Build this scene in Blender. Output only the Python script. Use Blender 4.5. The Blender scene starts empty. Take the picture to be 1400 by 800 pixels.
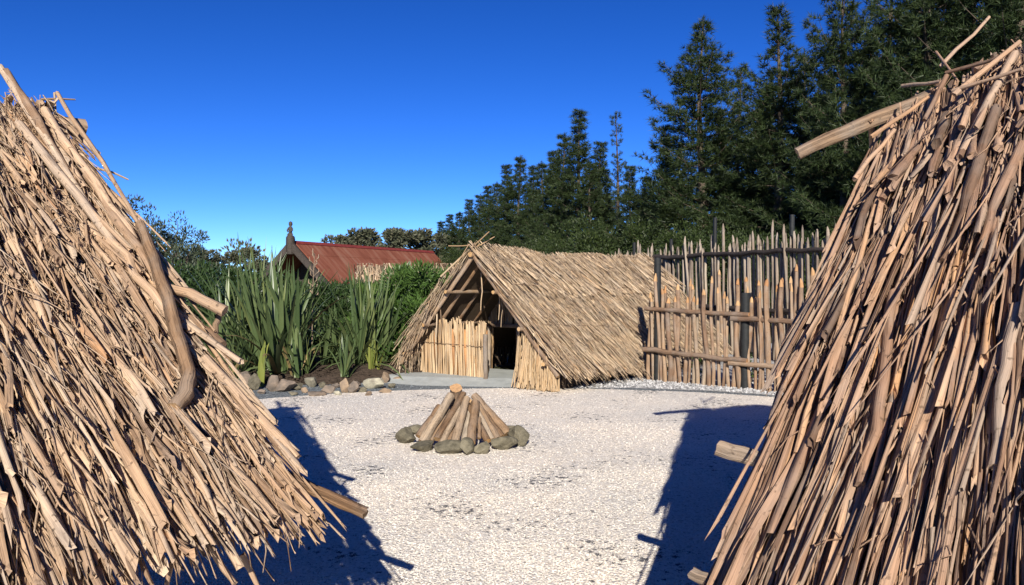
import bpy, math, random
import numpy as np
from mathutils import Vector, Matrix

# ------------------------------------------------------------------ camera, sky, sun, exposure
scene = bpy.context.scene
COL = scene.collection
CAM_H = 1.75
cam_data = bpy.data.cameras.new('camera')
cam = bpy.data.objects.new('camera', cam_data)
COL.objects.link(cam)
cam_data.sensor_width = 36.0
cam_data.lens = 28.0
cam_data.clip_start = 0.05
cam_data.clip_end = 3000.0
cam.location = (0, 0, CAM_H)
cam.rotation_euler = (math.radians(90 - 0.63), 0, 0)
scene.camera = cam

SUN_EL = math.radians(26.6)
SUN_AZ = math.radians(0.3)          # almost straight behind the camera
world = bpy.data.worlds.new('World')
scene.world = world
world.use_nodes = True
wn = world.node_tree.nodes
wl = world.node_tree.links
bg = wn['Background']
sky = wn.new('ShaderNodeTexSky')
sky.sky_type = 'NISHITA'
sky.sun_disc = False
sky.sun_elevation = SUN_EL
sky.sun_rotation = math.radians(180) - SUN_AZ
sky.altitude = 0
sky.air_density = 0.6
sky.dust_density = 0.0
sky.ozone_density = 6.0
# the deep, contrasty blue of a clear dry day, the same all round
tone = wn.new('ShaderNodeMix')
tone.data_type = 'RGBA'
tone.blend_type = 'MULTIPLY'
tone.inputs[0].default_value = 1.0
tone.inputs[7].default_value = (0.63, 0.63, 0.635, 1)
gam = wn.new('ShaderNodeGamma')
gam.inputs[1].default_value = 1.3
hsv = wn.new('ShaderNodeHueSaturation')
hsv.inputs['Hue'].default_value = 0.5095
hsv.inputs['Saturation'].default_value = 1.10
wl.new(sky.outputs[0], tone.inputs[6])
wl.new(tone.outputs[2], gam.inputs[0])
wl.new(gam.outputs[0], hsv.inputs['Color'])
wl.new(hsv.outputs[0], bg.inputs[0])
bg.inputs[1].default_value = 0.1

sun_data = bpy.data.lights.new('sun', 'SUN')
sun_data.energy = 5.0
sun_data.angle = math.radians(0.5)
sun_data.color = (1.0, 0.93, 0.83)
sun = bpy.data.objects.new('sun', sun_data)
COL.objects.link(sun)
sun_dir = Vector((-math.sin(SUN_AZ) * math.cos(SUN_EL), math.cos(SUN_AZ) * math.cos(SUN_EL), -math.sin(SUN_EL)))
sun.rotation_euler = sun_dir.to_track_quat('-Z', 'Y').to_euler()

scene.view_settings.view_transform = 'Standard'
scene.view_settings.look = 'None'
scene.view_settings.exposure = 0.63
scene.view_settings.gamma = 1.0
scene.view_settings.use_curve_mapping = False
scene.cycles.max_bounces = 6
scene.cycles.diffuse_bounces = 3
scene.cycles.glossy_bounces = 2
scene.cycles.transmission_bounces = 3
scene.cycles.transparent_max_bounces = 4

RNG = np.random.default_rng(7)
FPX = 1089.0


def at(px, py, Y):
    """a place in the yard from a reading on the 1400 x 800 photograph and its measured distance"""
    return np.array([(px - 700) / FPX * Y, Y, CAM_H - (py - 388) / FPX * Y])


def gx(px, Y):
    return (px - 700) / FPX * Y


# ------------------------------------------------------------------ materials
def mat_new(name):
    m = bpy.data.materials.new(name)
    m.use_nodes = True
    nt = m.node_tree
    b = nt.nodes['Principled BSDF']
    return m, nt, b


def N(nt, t, **kw):
    n = nt.nodes.new(t)
    for k, v in kw.items():
        setattr(n, k, v)
    return n


def ramp(nt, stops, interp='LINEAR'):
    r = nt.nodes.new('ShaderNodeValToRGB')
    r.color_ramp.interpolation = interp
    el = r.color_ramp.elements
    while len(el) > 1:
        el.remove(el[-1])
    el[0].position = stops[0][0]
    el[0].color = (*stops[0][1], 1)
    for p, c in stops[1:]:
        e = el.new(p)
        e.color = (*c, 1)
    return r


def math_node(nt, op, a=None, b=None):
    n = nt.nodes.new('ShaderNodeMath')
    n.operation = op
    for i, v in enumerate((a, b)):
        if v is None:
            continue
        if isinstance(v, (int, float)):
            n.inputs[i].default_value = v
        else:
            nt.links.new(v, n.inputs[i])
    return n.outputs[0]


def mixc(nt, fac, a, b, mode='MIX'):
    n = nt.nodes.new('ShaderNodeMix')
    n.data_type = 'RGBA'
    n.blend_type = mode
    for sock, v in ((n.inputs[0], fac), (n.inputs[6], a), (n.inputs[7], b)):
        if isinstance(v, (int, float)):
            sock.default_value = v
        elif isinstance(v, tuple):
            sock.default_value = (*v, 1)
        else:
            nt.links.new(v, sock)
    return n.outputs[2]


def tint_socket(nt):
    a = N(nt, 'ShaderNodeAttribute', attribute_name='tint')
    oi = N(nt, 'ShaderNodeObjectInfo')
    s = math_node(nt, 'ADD', a.outputs['Fac'], oi.outputs['Random'])
    return math_node(nt, 'FRACT', s)


def fibre_mat(name, stops, grain_u=9.0, grain_v=3.0, spots=0.5, bump=0.35, rough=0.75, grey=(0.30, 0.27, 0.23), greyamt=0.35):
    """dry stems, bark and timber: fibres along the piece, knots, grey weathering; one tone for each piece"""
    m, nt, b = mat_new(name)
    L = nt.links
    t = tint_socket(nt)
    base = ramp(nt, stops)
    L.new(t, base.inputs[0])
    uv = N(nt, 'ShaderNodeUVMap')
    mp = N(nt, 'ShaderNodeMapping')
    mp.inputs['Scale'].default_value = (grain_u, grain_v, 1)
    L.new(uv.outputs[0], mp.inputs[0])
    w = math_node(nt, 'MULTIPLY', t, 37.0)
    n1 = N(nt, 'ShaderNodeTexNoise', noise_dimensions='4D')
    n1.inputs['Scale'].default_value = 1.0
    n1.inputs['Detail'].default_value = 4
    n1.inputs['Roughness'].default_value = 0.65
    L.new(mp.outputs[0], n1.inputs['Vector'])
    L.new(w, n1.inputs['W'])
    r1 = ramp(nt, [(0.28, (0.42, 0.38, 0.36)), (0.47, (0.9, 0.9, 0.9)), (0.7, (1.2, 1.18, 1.14))])
    L.new(n1.outputs[0], r1.inputs[0])
    c = mixc(nt, 1.0, base.outputs[0], r1.outputs[0], 'MULTIPLY')
    mp4 = N(nt, 'ShaderNodeMapping')
    mp4.inputs['Scale'].default_value = (grain_u * 4.0, grain_v * 0.9, 1)
    L.new(uv.outputs[0], mp4.inputs[0])
    n4 = N(nt, 'ShaderNodeTexNoise', noise_dimensions='4D')
    n4.inputs['Scale'].default_value = 1.0
    n4.inputs['Detail'].default_value = 3
    L.new(mp4.outputs[0], n4.inputs['Vector'])
    L.new(w, n4.inputs['W'])
    r4 = ramp(nt, [(0.30, (0.50, 0.47, 0.45)), (0.45, (0.95, 0.95, 0.95)), (0.7, (1.12, 1.12, 1.1))])
    L.new(n4.outputs[0], r4.inputs[0])
    c = mixc(nt, 0.85, c, r4.outputs[0], 'MULTIPLY')
    # weathering in blotches, in the place's own coordinates
    geo = N(nt, 'ShaderNodeNewGeometry')
    n2 = N(nt, 'ShaderNodeTexNoise')
    n2.inputs['Scale'].default_value = 5.0
    n2.inputs['Detail'].default_value = 3
    L.new(geo.outputs['Position'], n2.inputs['Vector'])
    r2 = ramp(nt, [(0.42, (0, 0, 0)), (0.66, (1, 1, 1))])
    L.new(n2.outputs[0], r2.inputs[0])
    f2 = math_node(nt, 'MULTIPLY', r2.outputs[0], greyamt)
    c = mixc(nt, f2, c, grey)
    # dark flecks and knots
    n3 = N(nt, 'ShaderNodeTexNoise')
    n3.inputs['Scale'].default_value = 38.0
    n3.inputs['Detail'].default_value = 2
    L.new(geo.outputs['Position'], n3.inputs['Vector'])
    r3 = ramp(nt, [(0.62, (0, 0, 0)), (0.72, (1, 1, 1))])
    L.new(n3.outputs[0], r3.inputs[0])
    f3 = math_node(nt, 'MULTIPLY', r3.outputs[0], spots)
    c = mixc(nt, f3, c, (0.07, 0.045, 0.028))
    L.new(c, b.inputs['Base Color'])
    b.inputs['Roughness'].default_value = rough
    b.inputs['Specular IOR Level'].default_value = 0.25
    bp = N(nt, 'ShaderNodeBump')
    bp.inputs['Strength'].default_value = bump
    bp.inputs['Distance'].default_value = 0.01
    hsum = math_node(nt, 'ADD', n1.outputs[0], math_node(nt, 'MULTIPLY', n4.outputs[0], 0.7))
    L.new(hsum, bp.inputs['Height'])
    L.new(bp.outputs[0], b.inputs['Normal'])
    return m


def plain_mat(name, col, rough=0.8, nscale=6.0, var=0.3, bump=0.2, col2=None, spec=0.25, bdist=0.02):
    m, nt, b = mat_new(name)
    L = nt.links
    geo = N(nt, 'ShaderNodeNewGeometry')
    n = N(nt, 'ShaderNodeTexNoise')
    n.inputs['Scale'].default_value = nscale
    n.inputs['Detail'].default_value = 6
    n.inputs['Roughness'].default_value = 0.65
    L.new(geo.outputs['Position'], n.inputs['Vector'])
    c2 = col2 or tuple(x * (1 - var) for x in col)
    r = ramp(nt, [(0.35, c2), (0.65, col)])
    L.new(n.outputs[0], r.inputs[0])
    oi = N(nt, 'ShaderNodeObjectInfo')
    hv = N(nt, 'ShaderNodeHueSaturation')
    v = math_node(nt, 'ADD', math_node(nt, 'MULTIPLY', oi.outputs['Random'], 0.4), 0.8)
    L.new(v, hv.inputs['Value'])
    L.new(r.outputs[0], hv.inputs['Color'])
    L.new(hv.outputs[0], b.inputs['Base Color'])
    b.inputs['Roughness'].default_value = rough
    b.inputs['Specular IOR Level'].default_value = spec
    bp = N(nt, 'ShaderNodeBump')
    bp.inputs['Strength'].default_value = bump
    bp.inputs['Distance'].default_value = bdist
    L.new(n.outputs[0], bp.inputs['Height'])
    L.new(bp.outputs[0], b.inputs['Normal'])
    return m


def leaf_mat(name, stops, rough=0.5, trans=0.2, nscale=1.2, spec=0.3):
    m, nt, b = mat_new(name)
    L = nt.links
    t = tint_socket(nt)
    geo = N(nt, 'ShaderNodeNewGeometry')
    n = N(nt, 'ShaderNodeTexNoise')
    n.inputs['Scale'].default_value = nscale
    n.inputs['Detail'].default_value = 3
    L.new(geo.outputs['Position'], n.inputs['Vector'])
    s = math_node(nt, 'ADD', math_node(nt, 'MULTIPLY', t, 0.6), math_node(nt, 'MULTIPLY', n.outputs[0], 0.4))
    r = ramp(nt, stops)
    L.new(s, r.inputs[0])
    L.new(r.outputs[0], b.inputs['Base Color'])
    b.inputs['Roughness'].default_value = rough
    b.inputs['Specular IOR Level'].default_value = spec
    tr = N(nt, 'ShaderNodeBsdfTranslucent')
    L.new(r.outputs[0], tr.inputs[0])
    mx = N(nt, 'ShaderNodeMixShader')
    mx.inputs[0].default_value = trans
    L.new(b.outputs[0], mx.inputs[1])
    L.new(tr.outputs[0], mx.inputs[2])
    out = [x for x in nt.nodes if x.type == 'OUTPUT_MATERIAL'][0]
    L.new(mx.outputs[0], out.inputs[0])
    return m


TH = [(0.0, (0.193, 0.116, 0.066)), (0.15, (0.347, 0.226, 0.138)), (0.4, (0.482, 0.323, 0.198)), (0.62, (0.568, 0.395, 0.251)),
      (0.8, (0.482, 0.362, 0.255)), (0.92, (0.607, 0.457, 0.308)), (1.0, (0.433, 0.250, 0.132))]
M = {}
M['thatch_left'] = fibre_mat('thatch_left', TH, grain_u=7, grain_v=5, spots=0.7, bump=0.5, greyamt=0.25)
M['thatch_right'] = fibre_mat('thatch_right', [(0.0, (0.133, 0.081, 0.053)), (0.2, (0.285, 0.171, 0.109)), (0.45, (0.418, 0.261, 0.166)),
                                               (0.7, (0.513, 0.328, 0.204)), (0.85, (0.360, 0.275, 0.208)), (1.0, (0.541, 0.305, 0.151))],
                              grain_u=7, grain_v=5, spots=0.6, bump=0.5, greyamt=0.25)
M['thatch_back'] = fibre_mat('thatch_back', [(0.0, (0.216, 0.144, 0.090)), (0.25, (0.396, 0.288, 0.180)), (0.6, (0.495, 0.369, 0.239)),
                                             (0.85, (0.567, 0.441, 0.297)), (1.0, (0.450, 0.279, 0.144))], grain_u=5, grain_v=3, spots=0.25, bump=0.3, greyamt=0.3)
M['reed_wall'] = fibre_mat('reed_wall', [(0.0, (0.370, 0.238, 0.120)), (0.5, (0.493, 0.352, 0.206)), (1.0, (0.546, 0.414, 0.258))], grain_u=8, grain_v=2, spots=0.25, greyamt=0.15)
M['orange_reed'] = fibre_mat('orange_reed', [(0.0, (0.45, 0.20, 0.08)), (0.5, (0.55, 0.30, 0.13)), (1.0, (0.60, 0.38, 0.19))], grain_u=8, grain_v=2, spots=0.25, greyamt=0.1)
M['shade_deck'] = plain_mat('shade_deck', (0.10, 0.07, 0.045), nscale=12)  # dark brown with the shade of the thatch gaps put into it
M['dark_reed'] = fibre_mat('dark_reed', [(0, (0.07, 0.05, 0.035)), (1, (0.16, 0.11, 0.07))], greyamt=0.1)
M['pole'] = fibre_mat('pole', [(0, (0.24, 0.155, 0.095)), (0.5, (0.33, 0.225, 0.14)), (1, (0.40, 0.28, 0.18))], grain_u=9, grain_v=5, spots=0.5, bump=0.9, greyamt=0.4)
M['dark_pole'] = fibre_mat('dark_pole', [(0, (0.17, 0.095, 0.05)), (0.5, (0.22, 0.13, 0.07)), (1, (0.28, 0.18, 0.105))], grain_u=9, grain_v=5, spots=0.6, bump=1.0, greyamt=0.3)
M['fire_log'] = fibre_mat('fire_log', [(0, (0.160, 0.096, 0.053)), (0.35, (0.232, 0.148, 0.086)), (0.7, (0.296, 0.204, 0.127)), (1, (0.368, 0.304, 0.230))], grain_u=8, grain_v=9, spots=0.6, bump=1.0, greyamt=0.25)
M['cut_wood'] = fibre_mat('cut_wood', [(0, (0.46, 0.27, 0.11)), (1, (0.55, 0.36, 0.18))], grain_u=12, grain_v=12, spots=0.4, greyamt=0.25)
M['stake'] = fibre_mat('stake', [(0, (0.172, 0.108, 0.069)), (0.4, (0.267, 0.171, 0.106)), (0.75, (0.335, 0.225, 0.138)), (1, (0.301, 0.252, 0.193))], grain_u=5, grain_v=6, spots=0.5, bump=0.7, greyamt=0.35)
M['stake_grey'] = fibre_mat('stake_grey', [(0, (0.158, 0.120, 0.092)), (0.5, (0.282, 0.224, 0.168)), (1, (0.396, 0.327, 0.252))], grain_u=5, grain_v=6, spots=0.5, bump=0.7, greyamt=0.4)
M['stake_tip'] = fibre_mat('stake_tip', [(0, (0.383, 0.189, 0.076)), (1, (0.510, 0.324, 0.162))], grain_u=6, grain_v=4, spots=0.2, greyamt=0.1)
M['black_post'] = plain_mat('black_post', (0.022, 0.024, 0.024), rough=0.6, nscale=14, var=0.4)
M['charred_rail'] = plain_mat('charred_rail', (0.05, 0.04, 0.034), rough=0.7, nscale=20, var=0.5, bump=0.5)
M['rust_roof'] = None
M['carved'] = plain_mat('carved', (0.075, 0.062, 0.05), rough=0.7, nscale=10, var=0.5)
M['soil'] = plain_mat('soil', (0.085, 0.06, 0.042), rough=0.95, nscale=14, var=0.6, bump=0.8, bdist=0.05)
M['slab'] = plain_mat('slab', (0.34, 0.36, 0.345), rough=0.9, nscale=5, var=0.22, bump=0.4, bdist=0.01)
M['moss_stone'] = plain_mat('moss_stone', (0.184, 0.164, 0.115), rough=0.9, nscale=15, var=0.55, bump=1.0, col2=(0.080, 0.072, 0.049))
M['brown_stone'] = plain_mat('brown_stone', (0.238, 0.184, 0.138), rough=0.9, nscale=8, var=0.5, bump=0.7, col2=(0.114, 0.097, 0.081))
M['pale_stone'] = plain_mat('pale_stone', (0.36, 0.34, 0.25), rough=0.9, nscale=8, var=0.5, bump=0.6, col2=(0.19, 0.17, 0.13))
M['tan_stone'] = plain_mat('tan_stone', (0.320, 0.232, 0.147), rough=0.9, nscale=8, var=0.5, bump=0.6, col2=(0.192, 0.146, 0.110))
M['pine_bark'] = plain_mat('pine_bark', (0.13, 0.10, 0.075), rough=0.95, nscale=5, var=0.5, bump=0.8)
M['pine_needles'] = leaf_mat('pine_needles', [(0.0, (0.014, 0.026, 0.008)), (0.45, (0.030, 0.049, 0.015)), (0.8, (0.049, 0.072, 0.023)), (1.0, (0.072, 0.090, 0.033))], rough=0.55, trans=0.12, nscale=0.6)
M['shrub_leaf'] = leaf_mat('shrub_leaf', [(0.0, (0.025, 0.055, 0.012)), (0.5, (0.065, 0.125, 0.026)), (1.0, (0.13, 0.21, 0.055))], rough=0.4, trans=0.25)
M['bush_leaf'] = leaf_mat('bush_leaf', [(0.0, (0.015, 0.032, 0.010)), (0.5, (0.032, 0.062, 0.018)), (1.0, (0.065, 0.10, 0.035))], rough=0.4, trans=0.2)
M['under_leaf'] = leaf_mat('under_leaf', [(0.0, (0.017, 0.028, 0.008)), (0.5, (0.034, 0.054, 0.014)), (1.0, (0.066, 0.089, 0.025))], rough=0.5, trans=0.2)
M['grey_leaf'] = leaf_mat('grey_leaf', [(0.0, (0.035, 0.05, 0.028)), (0.5, (0.065, 0.085, 0.048)), (1.0, (0.11, 0.13, 0.08))], rough=0.5, trans=0.2)
M['gum_leaf'] = leaf_mat('gum_leaf', [(0.0, (0.05, 0.06, 0.034)), (0.5, (0.09, 0.10, 0.058)), (1.0, (0.16, 0.14, 0.09))], rough=0.6, trans=0.15)
M['flax_leaf'] = leaf_mat('flax_leaf', [(0.0, (0.042, 0.070, 0.026)), (0.35, (0.079, 0.121, 0.046)), (0.7, (0.131, 0.173, 0.067)), (0.9, (0.197, 0.224, 0.072)), (1.0, (0.253, 0.197, 0.067))], rough=0.38, trans=0.2, nscale=3, spec=0.5)
M['dry_flax'] = leaf_mat('dry_flax', [(0.0, (0.16, 0.12, 0.05)), (1.0, (0.30, 0.22, 0.10))], rough=0.6, trans=0.15)
M['yellow_flax'] = leaf_mat('yellow_flax', [(0.0, (0.12, 0.16, 0.03)), (1.0, (0.24, 0.25, 0.06))], rough=0.45, trans=0.2)
M['seed_head'] = plain_mat('seed_head', (0.30, 0.22, 0.15), nscale=30)


def rust_roof_mat():
    m, nt, b = mat_new('rust_roof')
    L = nt.links
    tc = N(nt, 'ShaderNodeTexCoord')
    wv = N(nt, 'ShaderNodeTexWave', wave_type='BANDS', bands_direction='Y')
    wv.inputs['Scale'].default_value = 2.2
    L.new(tc.outputs['Object'], wv.inputs['Vector'])
    n = N(nt, 'ShaderNodeTexNoise')
    n.inputs['Scale'].default_value = 0.9
    n.inputs['Detail'].default_value = 6
    mp = N(nt, 'ShaderNodeMapping')
    mp.inputs['Scale'].default_value = (0.5, 2.5, 0.5)
    L.new(tc.outputs['Object'], mp.inputs[0])
    L.new(mp.outputs[0], n.inputs['Vector'])
    r = ramp(nt, [(0.3, (0.15, 0.048, 0.030)), (0.5, (0.21, 0.075, 0.047)), (0.72, (0.25, 0.125, 0.085))])
    L.new(n.outputs[0], r.inputs[0])
    L.new(r.outputs[0], b.inputs['Base Color'])
    b.inputs['Roughness'].default_value = 0.9
    b.inputs['Specular IOR Level'].default_value = 0.1
    bp = N(nt, 'ShaderNodeBump')
    bp.inputs['Strength'].default_value = 0.5
    bp.inputs['Distance'].default_value = 0.03
    L.new(wv.outputs[0], bp.inputs['Height'])
    L.new(bp.outputs[0], b.inputs['Normal'])
    return m


M['rust_roof'] = rust_roof_mat()
M['red_ridge'] = plain_mat('red_ridge', (0.18, 0.03, 0.027), nscale=3, var=0.3)


def shell_mat(name, loose):
    """crushed white shell, thin in places so that the dark bed below shows"""
    m, nt, b = mat_new(name)
    L = nt.links
    geo = N(nt, 'ShaderNodeNewGeometry')
    pos = geo.outputs['Position']
    vor = N(nt, 'ShaderNodeTexVoronoi', feature='F1')
    vor.inputs['Scale'].default_value = 62.0
    L.new(pos, vor.inputs['Vector'])
    if loose:
        a = N(nt, 'ShaderNodeAttribute', attribute_name='tint')
        pick = a.outputs['Fac']
    else:
        sep = N(nt, 'ShaderNodeSeparateColor')
        L.new(vor.outputs['Color'], sep.inputs[0])
        pick = sep.outputs[0]
    r = ramp(nt, [(0.0, (0.46, 0.41, 0.34)), (0.10, (0.66, 0.61, 0.52)), (0.4, (0.82, 0.775, 0.68)), (0.75, (0.865, 0.825, 0.73)), (0.92, (0.78, 0.69, 0.57)), (1.0, (0.86, 0.84, 0.79))])
    L.new(pick, r.inputs[0])
    # bare patches
    n1 = N(nt, 'ShaderNodeTexNoise')
    n1.inputs['Scale'].default_value = 1.1
    n1.inputs['Detail'].default_value = 2
    L.new(pos, n1.inputs['Vector'])
    n2 = N(nt, 'ShaderNodeTexNoise')
    n2.inputs['Scale'].default_value = 14.0
    n2.inputs['Detail'].default_value = 5
    n2.inputs['Roughness'].default_value = 0.7
    L.new(pos, n2.inputs['Vector'])
    s = math_node(nt, 'ADD', math_node(nt, 'MULTIPLY', n1.outputs[0], 0.5), math_node(nt, 'MULTIPLY', n2.outputs[0], 0.95))
    s = math_node(nt, 'ADD', s, math_node(nt, 'MULTIPLY', pick, 0.06))
    bare = ramp(nt, [(0.872, (0, 0, 0)), (0.895, (1, 1, 1))])
    L.new(s, bare.inputs[0])
    dark = mixc(nt, pick, (0.05, 0.05, 0.055), (0.20, 0.20, 0.20))
    c = mixc(nt, bare.outputs[0], r.outputs[0], dark)
    # broad faint warm/grey drift
    n3 = N(nt, 'ShaderNodeTexNoise')
    n3.inputs['Scale'].default_value = 0.6
    n3.inputs['Detail'].default_value = 3
    L.new(pos, n3.inputs['Vector'])
    r3 = ramp(nt, [(0.35, (0.86, 0.86, 0.88)), (0.65, (1.04, 1.0, 0.97))])
    L.new(n3.outputs[0], r3.inputs[0])
    c = mixc(nt, 1.0, c, r3.outputs[0], 'MULTIPLY')
    L.new(c, b.inputs['Base Color'])
    b.inputs['Roughness'].default_value = 0.8
    b.inputs['Specular IOR Level'].default_value = 0.2
    if not loose:
        bp = N(nt, 'ShaderNodeBump')
        bp.inputs['Strength'].default_value = 0.8
        bp.inputs['Distance'].default_value = 0.012
        bp.invert = True
        L.new(vor.outputs['Distance'], bp.inputs['Height'])
        L.new(bp.outputs[0], b.inputs['Normal'])
    return m


def gravel_mat(name, c0, c1, c2, scale):
    m, nt, b = mat_new(name)
    L = nt.links
    geo = N(nt, 'ShaderNodeNewGeometry')
    vor = N(nt, 'ShaderNodeTexVoronoi', feature='F1')
    vor.inputs['Scale'].default_value = scale
    L.new(geo.outputs['Position'], vor.inputs['Vector'])
    sep = N(nt, 'ShaderNodeSeparateColor')
    L.new(vor.outputs['Color'], sep.inputs[0])
    a = N(nt, 'ShaderNodeAttribute', attribute_name='tint')
    s = math_node(nt, 'FRACT', math_node(nt, 'ADD', sep.outputs[0], a.outputs['Fac']))
    r = ramp(nt, [(0.0, c0), (0.5, c1), (1.0, c2)])
    L.new(s, r.inputs[0])
    L.new(r.outputs[0], b.inputs['Base Color'])
    b.inputs['Roughness'].default_value = 0.9
    b.inputs['Specular IOR Level'].default_value = 0.2
    bp = N(nt, 'ShaderNodeBump')
    bp.inputs['Strength'].default_value = 0.8
    bp.inputs['Distance'].default_value = 0.02
    bp.invert = True
    L.new(vor.outputs['Distance'], bp.inputs['Height'])
    L.new(bp.outputs[0], b.inputs['Normal'])
    return m


M['shell'] = shell_mat('shell', False)
M['shell_loose'] = shell_mat('shell_loose', True)
M['blue_gravel'] = gravel_mat('blue_gravel', (0.085, 0.10, 0.11), (0.15, 0.17, 0.18), (0.25, 0.27, 0.28), 45)
M['pale_gravel'] = gravel_mat('pale_gravel', (0.20, 0.20, 0.20), (0.38, 0.38, 0.37), (0.58, 0.57, 0.56), 24)
M['field'] = plain_mat('field', (0.06, 0.075, 0.03), rough=0.95, nscale=2, var=0.5, bump=0.6, col2=(0.06, 0.05, 0.03))


# ------------------------------------------------------------------ mesh helpers
class Geo:
    def __init__(self):
        self.V, self.F, self.T, self.UV, self.MI, self.TI = [], [], [], [], [], []
        self.n = 0

    def raw(self, V, loops, totals, uv=None, mi=None, tint=None):
        V = np.asarray(V, float)
        loops = np.asarray(loops, np.int64)
        totals = np.asarray(totals, np.int64)
        self.V.append(V)
        self.F.append(loops + self.n)
        self.T.append(totals)
        self.UV.append(np.zeros((len(loops), 2)) if uv is None else uv)
        self.MI.append(np.zeros(len(totals), np.int64) if mi is None else np.broadcast_to(np.asarray(mi, np.int64), (len(totals),)))
        self.TI.append(np.zeros(len(V)) if tint is None else np.broadcast_to(np.asarray(tint, float), (len(V),)))
        self.n += len(V)

    def faces(self, V, faces, uv_v=None, mi=0, tint=0.0):
        loops = [i for f in faces for i in f]
        tot = [len(f) for f in faces]
        uv = None if uv_v is None else np.asarray(uv_v, float)[loops]
        self.raw(V, loops, tot, uv, mi, tint)

    def box(self, lo, hi, mi=0, tint=0.0):
        x0, y0, z0 = lo
        x1, y1, z1 = hi
        V = [(x0, y0, z0), (x1, y0, z0), (x1, y1, z0), (x0, y1, z0), (x0, y0, z1), (x1, y0, z1), (x1, y1, z1), (x0, y1, z1)]
        F = [(0, 3, 2, 1), (4, 5, 6, 7), (0, 1, 5, 4), (1, 2, 6, 5), (2, 3, 7, 6), (3, 0, 4, 7)]
        uvv = [(p[0] + p[1], p[2]) for p in V]
        self.faces(V, F, uvv, mi, tint)

    def tube(self, pts, rad, sides=8, seed=0, rough=0.08, cap_mi=0, mi=0, tint=None, flat=1.0, ragged=0.0, twist=0.0):
        rg = np.random.default_rng(seed)
        P = np.asarray(pts, float)
        n = len(P)
        rad = np.broadcast_to(np.asarray(rad, float), (n,)).copy()
        T = np.gradient(P, axis=0)
        T /= np.linalg.norm(T, axis=1)[:, None] + 1e-9
        up = np.array([0, 0, 1.0]) if abs(T[0][2]) < 0.9 else np.array([1.0, 0, 0])
        X = np.cross(T[0], up)
        X /= np.linalg.norm(X)
        ang = np.linspace(0, 2 * np.pi, sides, endpoint=False)
        lobes = 1 + rough * rg.normal(size=sides)
        V, UV = [], []
        ln = np.concatenate([[0], np.cumsum(np.linalg.norm(np.diff(P, axis=0), axis=1))])
        for i in range(n):
            X = X - T[i] * np.dot(X, T[i])
            X /= np.linalg.norm(X) + 1e-9
            Y = np.cross(T[i], X)
            r = rad[i] * lobes * (1 + rough * 0.7 * rg.normal(size=sides))
            a = ang + twist * i
            ring = P[i] + np.outer(np.cos(a) * r, X) + np.outer(np.sin(a) * r * flat, Y)
            if ragged and i in (0, n - 1):
                ring = ring + np.outer(rg.normal(size=sides) * ragged, T[i])
            V.append(ring)
            UV.append(np.stack([ang / (2 * np.pi), np.full(sides, ln[i])], 1))
        V = np.concatenate(V)
        UV = np.concatenate(UV)
        F = []
        for i in range(n - 1):
            for j in range(sides):
                k = (j + 1) % sides
                F.append((i * sides + j, i * sides + k, (i + 1) * sides + k, (i + 1) * sides + j))
        mis = [mi] * len(F)
        c0 = V[:sides].copy()
        c1 = V[(n - 1) * sides:n * sides].copy()
        b0 = len(V)
        V = np.concatenate([V, c0, c1])
        UV = np.concatenate([UV, np.stack([np.cos(ang), np.sin(ang)], 1) * 0.4, np.stack([np.cos(ang), np.sin(ang)], 1) * 0.4])
        F.append(tuple(range(b0 + sides - 1, b0 - 1, -1)))
        F.append(tuple(range(b0 + sides, b0 + 2 * sides)))
        mis += [cap_mi, cap_mi]
        loops = [i for f in F for i in f]
        tot = [len(f) for f in F]
        self.raw(V, loops, tot, UV[loops], mis, rg.random() if tint is None else tint)

    def mesh(self, name, mats, smooth=True):
        V = np.concatenate(self.V).astype(np.float32)
        loops = np.concatenate(self.F).astype(np.int32)
        tot = np.concatenate(self.T).astype(np.int32)
        uv = np.concatenate(self.UV).astype(np.float32)
        me = bpy.data.meshes.new(name)
        me.vertices.add(len(V))
        me.vertices.foreach_set('co', V.ravel())
        me.loops.add(len(loops))
        me.loops.foreach_set('vertex_index', loops)
        me.polygons.add(len(tot))
        st = np.concatenate([[0], np.cumsum(tot)[:-1]]).astype(np.int32)
        me.polygons.foreach_set('loop_start', st)
        me.polygons.foreach_set('material_index', np.concatenate(self.MI).astype(np.int32))
        me.polygons.foreach_set('use_smooth', np.full(len(tot), bool(smooth)))
        ul = me.uv_layers.new(name='UVMap')
        ul.data.foreach_set('uv', uv.ravel())
        at_ = me.attributes.new('tint', 'FLOAT', 'POINT')
        at_.data.foreach_set('value', np.concatenate(self.TI).astype(np.float32))
        me.update(calc_edges=True)
        for m in (mats if isinstance(mats, (list, tuple)) else [mats]):
            me.materials.append(M[m] if isinstance(m, str) else m)
        return me

    def build(self, name, mats, parent=None, smooth=True, **tags):
        o = bpy.data.objects.new(name, self.mesh(name, mats, smooth))
        COL.objects.link(o)
        if parent is not None:
            o.parent = parent
        for k, v in tags.items():
            o[k] = v
        return o


def empty(name, loc, rz=0.0, label=None, category=None, group=None):
    o = bpy.data.objects.new(name, None)
    COL.objects.link(o)
    o.location = Vector([float(v) for v in loc])
    o.rotation_euler = (0, 0, rz)
    o.empty_display_size = 0.2
    tag(o, label, category, group)
    return o


def tag(o, label=None, category=None, group=None, kind=None):
    for k, v in (('label', label), ('category', category), ('group', group), ('kind', kind)):
        if v:
            o[k] = v
    return o


def inst(name, me, parent=None, mtx=None):
    o = bpy.data.objects.new(name, me)
    COL.objects.link(o)
    if parent is not None:
        o.parent = parent
    if mtx is not None:
        o.matrix_local = Matrix([[float(x) for x in r] for r in mtx])
    return o


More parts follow.
